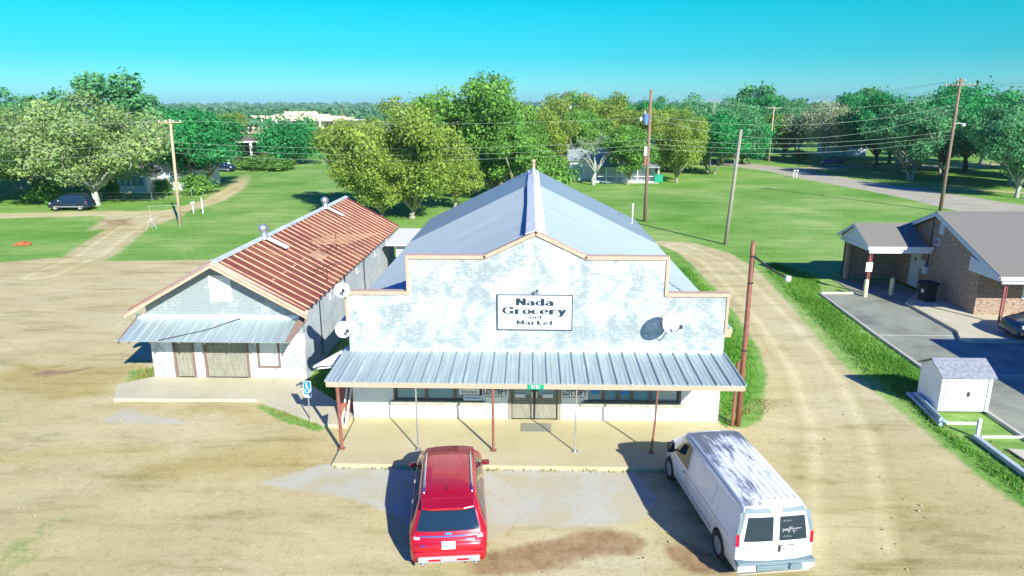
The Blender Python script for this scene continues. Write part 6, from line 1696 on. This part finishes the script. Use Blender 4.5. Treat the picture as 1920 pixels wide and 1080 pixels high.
def make_tree(seed, kind, H, Rr, zlo, nleaf, leaf, bark, ncl=26, r0=None, forks=1, clr=(.2, .36), flat=.75, twig=0, trunks=None, lean=0):
    g = random.Random(seed)
    Pn, nor, tone, cs = crown_points(ncl, nleaf, Rr, zlo, H, flat, clr, seed)
    S = leaf * np.random.default_rng(seed + 5).gamma(5, .2, nleaf).clip(.35, 2.0)
    cme = quad_mesh('crown', Pn, nor, S, tone, LM[kind])
    tb = MB(); r0 = r0 or H * .03
    fork = zlo * .75 + .4
    bases = trunks or [(0, 0)]
    heads = []
    for (bx, by) in bases:
        pts = [(bx, by, -.15), (bx * 1.05, by * 1.05, .25), (bx * 1.3 + g.uniform(-.1, .1), by * 1.3 + g.uniform(-.1, .1), fork * .5), (bx * 1.9 + g.uniform(-.25, .25) + lean, by * 1.9 + g.uniform(-.25, .25), fork)]
        k_ = 1 / math.sqrt(len(bases))
        tb.tube(pts, [r0 * 1.7 * k_, r0 * 1.15 * k_, r0 * k_, r0 * .8 * k_], 9)
        heads.append(Vector(pts[-1]))
    order = list(range(len(cs))); g.shuffle(order)
    nm = max(4, int(len(cs) * .3)); mains = order[:nm]; ends = []
    for i in mains:
        h = min(heads, key=lambda q: (q - Vector(cs[i][:3])).length); e = Vector(cs[i][:3])
        m1 = h.lerp(e, .35) + Vector((g.uniform(-.3, .3), g.uniform(-.3, .3), g.uniform(.1, .6))) * (Rr / 7); m2 = h.lerp(e, .7) + Vector((g.uniform(-.3, .3), g.uniform(-.3, .3), g.uniform(0, .5))) * (Rr / 7)
        rr = r0 * .5 / math.sqrt(1)
        tb.tube([h, m1, m2, e], [rr, rr * .75, rr * .5, rr * .2], 6)
        ends += [(m1, rr * .6), (m2, rr * .42), (e, rr * .2)]
    for i in order[nm:]:
        e = Vector(cs[i][:3]); st, rr = min(ends, key=lambda q: (q[0] - e).length)
        m = st.lerp(e, .5) + Vector((g.uniform(-.3, .3), g.uniform(-.3, .3), g.uniform(0, .4))) * (Rr / 7)
        tb.tube([st, m, e], [rr, rr * .7, rr * .25], 5)
    for _ in range(twig):
        i = g.randrange(len(cs)); c0 = Vector(cs[i][:3]); rad = cs[i][3]
        d = Vector((g.gauss(0, 1), g.gauss(0, 1), g.gauss(.2, 1))).normalized(); bnd = Vector((g.gauss(0, 1), g.gauss(0, 1), g.gauss(0, 1))) * rad * .22
        tb.tube([c0, c0 + d * rad * .6 + bnd, c0 + d * rad * g.uniform(.95, 1.25)], [.05 * Rr / 8, .035 * Rr / 8, .015 * Rr / 8], 4, caps=False)
    tme = bpy.data.meshes.new('trunk'); tme.from_pydata(tb.v, [], tb.f); tme.materials.append(bark); tme.polygons.foreach_set('use_smooth', [True] * len(tme.polygons)); tme.update()
    return cme, tme, H, Rr
PROTO = {
 'pecan_a': make_tree(11, 'pecan', 12, 7, .4, 44000, .125, M['bark_pale'], 90, r0=.27, twig=60, clr=(.13, .27)),
 'pecan_b': make_tree(23, 'pecan', 12, 6, .8, 30000, .135, M['bark_pale'], 70, r0=.24, twig=50, clr=(.14, .28)),
 'oak_a': make_tree(31, 'oak', 10, 7, 1.5, 24000, .17, M['bark_dark'], 80, r0=.3, clr=(.14, .26), twig=20),
 'oak_b': make_tree(37, 'oak', 11, 7, 1.5, 24000, .17, M['bark_pale'], 80, r0=.28, trunks=[(-.5, 0), (.55, .1)], clr=(.13, .26), twig=20),
 'oak_round': make_tree(41, 'oak', 9, 6.5, .2, 18000, .2, M['bark_dark'], 40, r0=.26, clr=(.3, .42), flat=.9),
 'moss_a': make_tree(53, 'moss', 13, 9.5, 1.6, 42000, .15, M['bark_grey'], 110, r0=.38, twig=300, clr=(.10, .22)),
 'moss_b': make_tree(59, 'moss', 13, 7.5, 1.4, 21000, .17, M['bark_grey'], 46, r0=.3, twig=130, clr=(.16, .3)),
 'green_a': make_tree(61, 'green', 14, 7, 1.6, 28000, .165, M['bark_pale'], 85, r0=.3, clr=(.13, .26), twig=30),
 'green_b': make_tree(67, 'green', 14, 6.5, .8, 22000, .175, M['bark_pale'], 70, r0=.28, clr=(.14, .27), twig=30),
 'teal_a': make_tree(71, 'teal', 14, 8, 1.8, 28000, .175, M['bark_grey'], 90, r0=.34, trunks=[(-.3, 0), (.35, 0)], clr=(.12, .25), twig=40),
 'teal_b': make_tree(73, 'teal', 13, 7, 1.6, 22000, .18, M['bark_grey'], 70, r0=.3, clr=(.14, .27), twig=40),
 'open_a': make_tree(79, 'teal', 16, 7, 3.5, 7000, .24, M['bark_dark'], 26, r0=.3, clr=(.13, .24), twig=50),
 'bare_a': make_tree(83, 'bare', 12, 8, 2.6, 13000, .15, M['bark_grey'], 48, r0=.3, twig=260, clr=(.16, .3)),
 'dead_a': make_tree(89, 'bare', 8, 3.2, 1.6, 160, .12, M['bark_grey'], 30, r0=.2, twig=160, clr=(.2, .4)),
 'bush': make_tree(97, 'green', 2.2, 1.6, .0, 2600, .1, M['bark_pale'], 12, r0=.05, clr=(.35, .5)),
}
def plant(proto, x, y, H, Rr, rz, label, cat='tree', name=None, group=None, lean=0):
    cme, tme, h0, r0 = PROTO[proto]
    root = empty(name or ('bush' if proto == 'bush' else 'tree'), (x, y, 0), rz, label, cat, group)
    for nm, me in (('crown', cme), ('trunk', tme)):
        o = bpy.data.objects.new(nm, me); col.objects.link(o); o.parent = root
    root.scale = (Rr / r0, Rr / r0, H / h0)
    return root
T_ = [
 # left group
 ('moss_a', -51.6, 81.0, 12.6, 10.2, .4, 'largest grey-green mossy oak with thick pale trunk beside the navy car'),
 ('moss_b', -62.0, 86.0, 12.0, 8.0, 1.9, 'grey-green mossy tree at the left, behind and left of the navy car'),
 ('open_a', -59.0, 99.0, 17.4, 8.6, 2.0, 'tallest open-crowned tree rising above the mossy oaks at the left'),
 ('teal_a', -72.0, 96.0, 14.6, 7.2, .6, 'dark green tree at the far left edge behind the oaks'),
 ('green_b', -65.5, 79.5, 8.6, 5.6, 2.5, 'bright green low tree at the left frame edge'),
 ('green_a', -75.0, 88.0, 11.0, 6.5, 1.1, 'green tree cut by the left frame edge'),
 ('oak_b', -46.6, 97.0, 11.3, 7.6, .3, 'wide emerald oak with forked pale trunk at the cottage corner'),
 ('oak_a', -66.0, 132.0, 11.0, 8.0, .9, 'dark round oak behind the wide emerald oak'),
 ('moss_a', -73.0, 118.0, 13.0, 9.0, 2.2, 'mossy oak deep behind the white cottage'),
 ('green_a', -84.0, 135.0, 12.0, 8.0, .2, 'mid green tree between the left oaks and the distant woods'),
 ('pecan_b', -110.5, 262.0, 10.2, 6.4, .5, 'round brownish tree at the left end of the cream hall'),
 ('oak_round', -47.3, 141.0, 8.7, 6.7, 0, 'round emerald oak with foliage down to the ground in front of the cream hall'),
 ('pecan_b', -38.0, 150.0, 7.4, 5.0, 2.8, 'small pale yellow-green tree right of the round emerald oak'),
 # centre
 ('pecan_a', -12.4, 72.0, 12.3, 6.7, 0.6, 'big olive pecan with pale trunk standing behind the rusty roof'),
 ('pecan_b', -18.3, 77.0, 11.4, 5.4, 1.4, 'left-hand olive pecan beside the big one behind the rusty roof'),
 ('green_a', -7.0, 92.0, 15.6, 8.0, .2, 'tallest green tree of the centre rising over the pecans'),
 ('green_b', -1.6, 84.0, 10.0, 4.6, 1.2, 'green tree just left of the store ridge'),
 ('pecan_b', -1.5, 106.0, 13.2, 6.4, 2.2, 'olive tree right behind the tallest green tree'),
 ('pecan_a', 5.0, 128.0, 13.6, 7.5, 1.2, 'olive tree with brownish top behind the small red-roofed shed'),
 ('pecan_a', 13.5, 126.0, 13.8, 8.0, 2.9, 'broad olive tree directly behind the farm house'),
 ('pecan_b', 21.5, 119.0, 12.6, 6.2, .8, 'yellowish olive tree behind the transformer pole'),
 ('pecan_b', -15.3, 70.5, 7.6, 4.4, 2.0, 'low olive tree under the two big pecans'),
 ('pecan_b', -8.6, 79.0, 8.4, 3.8, 1.0, 'low olive tree right of the big pecan trunk'),
 ('green_b', -4.6, 88.5, 8.4, 4.4, 2.7, 'low green tree just left of the store ridge end'),
 ('green_b', -12.0, 108.0, 13.0, 6.0, 2.0, 'green tree filling the gap behind the two pecans'),
 ('green_a', 9.5, 142.0, 14.4, 7.0, 2.4, 'green tree showing above the farm house trees'),
 ('dead_a', 9.4, 104.6, 8.8, 3.8, 0, 'leafless pale tree in front of the dark side of the farm house'),
 ('green_b', 14.6, 105.0, 9.4, 5.0, .5, 'small green tree with white trunk in front of the farm house porch'),
 # right of the pole
 ('oak_b', 31.4, 122.6, 10.6, 7.8, 0, 'dark green tree with forked black trunks standing alone on the field'),
 ('teal_a', 27.0, 147.0, 14.2, 7.5, .7, 'dark cool green tree behind the transformer pole at the skyline'),
 ('teal_b', 36.5, 153.0, 14.0, 7.8, 1.9, 'dark tree behind the lone field tree'),
 ('teal_b', 46.5, 162.0, 13.6, 7.6, 3.0, 'dark tree at the skyline left of the thin pale pole'),
 ('oak_round', 43.6, 146.0, 9.8, 5.6, 1.2, 'low bright green tree touching the ground at the road bend'),
 ('open_a', 60.0, 190.0, 18.4, 9.5, .4, 'tall open tree on the skyline above the thin pale pole'),
 ('pecan_a', 22.6, 108.5, 11.4, 5.0, 2.0, 'yellowish tree hiding the right gable of the farm house'),
 ('green_a', -4.2, 97.0, 12.6, 5.6, .9, 'green tree between the tallest centre tree and the store ridge'),
 ('pecan_b', 2.2, 106.5, 11.0, 5.0, 2.6, 'olive tree over the small red-roofed shed'),
 ('pecan_b', -10.0, 98.0, 11.6, 5.4, .3, 'olive tree filling in behind the big pecan'),
 ('green_b', 9.0, 117.0, 11.6, 5.0, .3, 'green tree rising behind the farm house roof at the left'),
 ('green_b', 7.6, 114.2, 11.4, 4.4, 1.1, 'green tree over the left end of the farm house roof'),
 ('oak_b', 25.5, 130.0, 11.0, 6.4, 1.9, 'dark forked tree left of the lone field tree'),
 ('teal_b', 34.5, 141.0, 11.6, 6.6, 2.9, 'cool green tree close behind the lone field tree'),
 ('green_b', 52.5, 158.0, 10.5, 6.2, 1.3, 'green tree just right of the thin pale pole beyond the road'),
 ('oak_a', 73.5, 146.0, 12.4, 7.4, 1.1, 'dark oak over the roof of the white pickup'),
 ('oak_b', 66.5, 126.5, 11.6, 6.2, 2.4, 'forked dark oak just left of the white forked trunk'),
 ('teal_a', 69.5, 101.0, 11.4, 6.4, .5, 'low-crowned cool green tree right of the tallest pole'),
 ('oak_a', 22.5, 138.0, 12.0, 7.0, 2.3, 'dark tree just right of the transformer pole top'),
 ('teal_b', 40.0, 138.5, 12.4, 6.6, .6, 'dark tree rising over the bright round tree at the road bend'),
 ('teal_a', 57.0, 160.0, 13.0, 8.0, 1.6, 'cool green tree behind the thin pale pole'),
 ('teal_b', 80.0, 150.0, 14.0, 8.0, .2, 'cool green tree behind the white pickup'),
 ('oak_a', 76.0, 168.0, 14.0, 8.4, 1.2, 'dark tree far behind the white pickup'),
 ('teal_a', 95.0, 128.0, 14.6, 8.4, .8, 'dark tree high at the right edge behind the shaded house'),
 ('teal_b', 79.0, 98.0, 12.0, 7.0, 1.4, 'cool green tree at the right frame edge behind the pale trunks'),
 ('oak_a', 88.0, 107.0, 12.6, 7.4, 2.6, 'dark tree beyond the right frame edge trees'),
 ('teal_a', -67.0, 108.0, 14.0, 8.0, 2.2, 'dark tree below the tallest open crown at the left'),
 ('open_a', 90.0, 196.0, 17.8, 9.0, 2.7, 'tall open tree on the skyline right of the centre gap'),
 ('bare_a', 61.8, 150.0, 12.6, 8.8, .2, 'thin grey half-bare tree with dark trunk by the road bend'),
 ('teal_b', 70.5, 160.0, 10.0, 5.0, 1.0, 'small dark tree behind the half-bare tree'),
 ('oak_a', 66.0, 136.0, 13.6, 7.6, 2.0, 'dark oak with pale split trunk beside the white pickup'),
 ('teal_a', 60.8, 113.5, 13.2, 7.6, .2, 'cool green oak with forked white trunk nearest the road'),
 ('oak_b', 70.0, 121.0, 13.8, 7.8, 1.3, 'dark oak behind the forked white trunk'),
 ('oak_a', 78.0, 128.0, 15.0, 8.8, .7, 'tall dark oak behind the tallest utility pole'),
 ('teal_a', 72.0, 106.0, 13.4, 7.8, 2.8, 'cool green tree shading the house at the right'),
 ('teal_b', 84.0, 118.0, 14.4, 8.0, .3, 'dark tree above the house at the right'),
 ('teal_b', 62.6, 91.0, 11.6, 5.6, 1.7, 'pale-trunked tree at the right frame edge beside the short fence'),
 ('bare_a', 66.4, 93.5, 12.2, 5.4, .9, 'leaning grey-trunked tree cut by the right frame edge'),
 ('open_a', 104.0, 160.0, 16.2, 8.0, 1.9, 'open-crowned tree on the skyline right of the tallest pole'),
 ('teal_b', 92.0, 146.0, 14.2, 8.0, 2.4, 'dark tree in the second row right of the tallest pole'),
 ('oak_a', 54.0, 172.0, 13.6, 8.0, 2.9, 'dark rounded tree behind the half-bare tree to the left'),
 ('teal_a', 68.0, 182.0, 14.2, 8.0, .1, 'dark rounded tree behind the half-bare tree to the right'),
 ('green_b', 18.0, 160.0, 14.2, 8.0, 1.5, 'green tree on the skyline behind the farm house'),
]
for p_, x, y, H, Rr, rz, lb in T_:
    plant(p_, x, y, H, Rr, rz * 1.0, lb)
for i, (x, y, H, Rr, lb) in enumerate((
  (3.9, 97.0, 4.6, 2.6, 'bright green bush just right of the far end of the store ridge'),
  (-44.6, 92.0, 2.6, 2.8, 'green bush at the right corner of the cottage yard'),
  (-48.5, 90.5, 2.2, 1.6, 'round bush before the cottage window'),
  (-53.8, 88.0, 2.0, 1.2, 'small bush left of the cottage porch'),
  (-52.2, 130.0, 2.4, 5.0, 'low yellowish scrub beside the dark car'),
  (-46.5, 127.0, 2.0, 4.5, 'low yellowish scrub below the round emerald oak'),
  (-58.5, 82.5, 2.6, 2.4, 'grey-green bush left of the navy car'),
  (58.0, 152.0, 2.2, 2.0, 'small bright shrub under the half-bare tree'),
  (64.8, 88.5, 1.6, 1.2, 'small shrub at the foot of the right-hand trunks'),
  (-56.5, 95.0, 2.6, 2.2, 'dark shrub against the left wall of the cottage'))):
    plant('bush', x, y, H, Rr, i * .7, lb, 'bush')

# wooded mass far behind
def woods(name, rows, mat, label, seed):
    g = np.random.default_rng(seed); Cs = []; Ns = []; Ss = []; Ts = []
    for (y0, y1, x0, x1, n, h0, h1, sz) in rows:
        nb = n
        bx = g.uniform(x0, x1, nb); by = g.uniform(y0, y1, nb); bh = g.uniform(h0, h1, nb); br = bh * g.uniform(.45, .75, nb); bt = g.uniform(0, 1, nb)
        per = 60
        k = np.repeat(np.arange(nb), per); m = len(k)
        d = g.normal(size=(m, 3)); d /= np.linalg.norm(d, axis=1, keepdims=True); d[:, 2] = np.abs(d[:, 2]) * 1.0 - .25
        rr = g.normal(.9, .13, m)
        Cs.append(np.stack([bx[k] + d[:, 0] * br[k] * rr, by[k] + d[:, 1] * br[k] * rr, bh[k] * .45 + d[:, 2] * bh[k] * .55 * rr], 1))
        Ns.append(d + g.normal(size=(m, 3)) * .5); Ss.append(sz * g.uniform(.5, 1.4, m)); Ts.append(np.clip(.5 * bt[k] + .5 * g.uniform(0, 1, m), 0, 1))
    me = quad_mesh(name, np.concatenate(Cs), np.concatenate(Ns), np.concatenate(Ss), np.concatenate(Ts), mat, .8)
    o = bpy.data.objects.new(name, me); col.objects.link(o)
    return tag(o, label, None, None, 'stuff')
LM['far'] = leaf_mat('distant woodland foliage', (.03, .11, .06), (.12, .27, .12), .1)
woods('woods', [
  (160, 290, -200, -95, 60, 8, 12.5, .8), (185, 300, 20, 260, 170, 10, 15, .7), (130, 190, -140, -92, 30, 8, 12, .6),
  (420, 480, -420, -10, 120, 6, 9.5, 1.4), (560, 640, -560, 40, 150, 7, 10.5, 1.8), (800, 900, -800, 100, 200, 8, 11, 2.4),
  (1150, 1300, -1100, 300, 240, 9, 13, 3.4), (1700, 1900, -1600, 500, 280, 10, 18, 5), (2600, 2900, -2400, 1500, 320, 14, 28, 8)],
  LM['far'], 'distant woodland along the horizon', 5)
# tall weeds and grass tufts
def tufts(name, regions, label, mat, seed, h=(.05, .14)):
    g = np.random.default_rng(seed); Cs = []; 
    for poly, n in regions:
        xs = [p[0] for p in poly]; ys = [p[1] for p in poly]
        X = g.uniform(min(xs), max(xs), n); Y = g.uniform(min(ys), max(ys), n)
        pd_ = pdist(X, Y, poly); cl_ = .5 + .5 * np.sin(X * 2.1 + 3 * np.sin(Y * .9)) * np.sin(Y * 1.7 + 2 * np.sin(X * 1.3)); k = (pd_ < .12) & (g.uniform(0, 1, n) < np.clip((-pd_ + .12) / .9, .05, 1) * (.45 + .55 * cl_)); Cs.append(np.stack([X[k], Y[k]], 1))
    Pp = np.concatenate(Cs); n = len(Pp); H_ = g.uniform(*h, n); a = g.uniform(0, 6.28, n); w_ = g.uniform(.015, .035, n); ln = g.normal(0, .4, (n, 2)) * H_[:, None]
    dx = np.cos(a) * w_; dy = np.sin(a) * w_; z = np.full(n, -.03)
    V = np.stack([np.stack([Pp[:, 0] - dx, Pp[:, 1] - dy, z], 1), np.stack([Pp[:, 0] + dx, Pp[:, 1] + dy, z], 1), np.stack([Pp[:, 0] + ln[:, 0], Pp[:, 1] + ln[:, 1], H_], 1)], 1).reshape(-1, 3)
    me = bpy.data.meshes.new(name); me.vertices.add(3 * n); me.loops.add(3 * n); me.polygons.add(n)
    me.vertices.foreach_set('co', V.astype(np.float32).ravel()); me.loops.foreach_set('vertex_index', np.arange(3 * n, dtype=np.int32))
    me.polygons.foreach_set('loop_start', np.arange(0, 3 * n, 3, dtype=np.int32)); me.polygons.foreach_set('loop_total', np.full(n, 3, np.int32)); me.update()
    at = me.attributes.new('tone', 'FLOAT', 'POINT'); at.data.foreach_set('value', np.repeat(np.clip(.5 * g.uniform(0, 1, n) + .5 * (.5 + .5 * np.sin(Pp[:, 0] * 1.1 + 2 * np.sin(Pp[:, 1] * .6))), 0, 1), 3).astype(np.float32))
    me.materials.append(mat); o = bpy.data.objects.new(name, me); col.objects.link(o)
    return tag(o, label, None, None, 'stuff')
LM['grass'] = leaf_mat('grass blades', (.06, .24, .02), (.22, .46, .07), .4)
LM['dry'] = leaf_mat('dry weed blades', (.20, .18, .05), (.42, .36, .14), .3)
verge = [(18.1, 42.4), (17.65, 34.4), (17.45, 29.1), (17.4, 26.6), (15.6, 26.8), (15.2, 24.2), (15.5, 21.0), (16.2, 18.0), (15.0, 17.5), (14.7, 21.0), (14.8, 26), (14.8, 29.0), (15.2, 33), (16.0, 40), (16.9, 49), (18.5, 52), (20, 47)]
isl = [(7.3, 24.3), (8.2, 24.9), (9.0, 26.0), (10.1, 28.9), (10.8, 32.4), (11.3, 37.8), (11.7, 43), (11.6, 50), (7.3, 50)]
tufts('grass', [(verge, 150000), (isl, 80000), ([(-9.4, 27.3), (-8.6, 26.1), (-7.1, 24.6), (-6.9, 30), (-9.4, 30)], 9000)], 'short green grass on the verge and beside the store', LM['grass'], 3)
tufts('weeds', [([(-10.8, 25.25), (-9.6, 24.75), (-8.2, 23.75), (-7.5, 23.2), (-7.6, 22.9), (-9.2, 23.7), (-10.4, 24.7)], 2500), ([(-6.4, 20.3), (7, 20.3), (7, 20.12), (-6.4, 20.12)], 1500), (verge, 9000),
                ([(15.9, 22.7), (16.3, 22.6), (17.2, 18.8), (16.2, 18.5), (15.9, 19.5)], 1500), ([(7.1, 23.3), (9.2, 24.6), (9.8, 26.5), (7.3, 25.0)], 2500), ([(-17.6, 28.8), (-16.3, 29.4), (-16.3, 27.0), (-17.2, 26.9)], 1500)],
      'dry weeds along the walk and slab edges', LM['dry'], 4, (.04, .12))
# pebbles and clods on the dirt
pb_ = MB(); g_ = random.Random(4)
for _ in range(420):
    x = g_.uniform(-22, 15); y = g_.uniform(10, 32); s_ = g_.choice([.015, .02, .025, .03, .04])
    if (-17.4 < x < -9.4 and y > 24) or (-9.6 < x < 7.2 and y > 20.1) or x > 14.3: continue
    pb_.lathe([(s_ * .7, -.005), (s_, s_ * .3), (s_ * .6, s_ * .7), (0, s_ * .8)], (x, y, -.01), n=5)
tag(pb_.build('gravel', simple('tan stones', (.42, .36, .22), .95, var=.35, scale=3)), 'scattered small stones on the dirt lot', None, None, 'stuff')
# ------------------------------------------------------------------ thin haze over the whole scene
hm = bpy.data.materials.new('thin blue haze'); hm.use_nodes = True
hn = hm.node_tree
for n_ in list(hn.nodes): hn.nodes.remove(n_)
ho = hn.nodes.new('ShaderNodeOutputMaterial'); hv = hn.nodes.new('ShaderNodeVolumePrincipled')
hv.inputs['Color'].default_value = (0.62, 0.86, 1.0, 1); hv.inputs['Density'].default_value = 0.00012
hn.links.new(hv.outputs[0], ho.inputs['Volume'])
hz = MB().box(-4200, 4200, -80, 6200, -1.2, 42).build('haze', hm)
tag(hz, 'thin blue haze over the far woods', None, None, 'stuff')
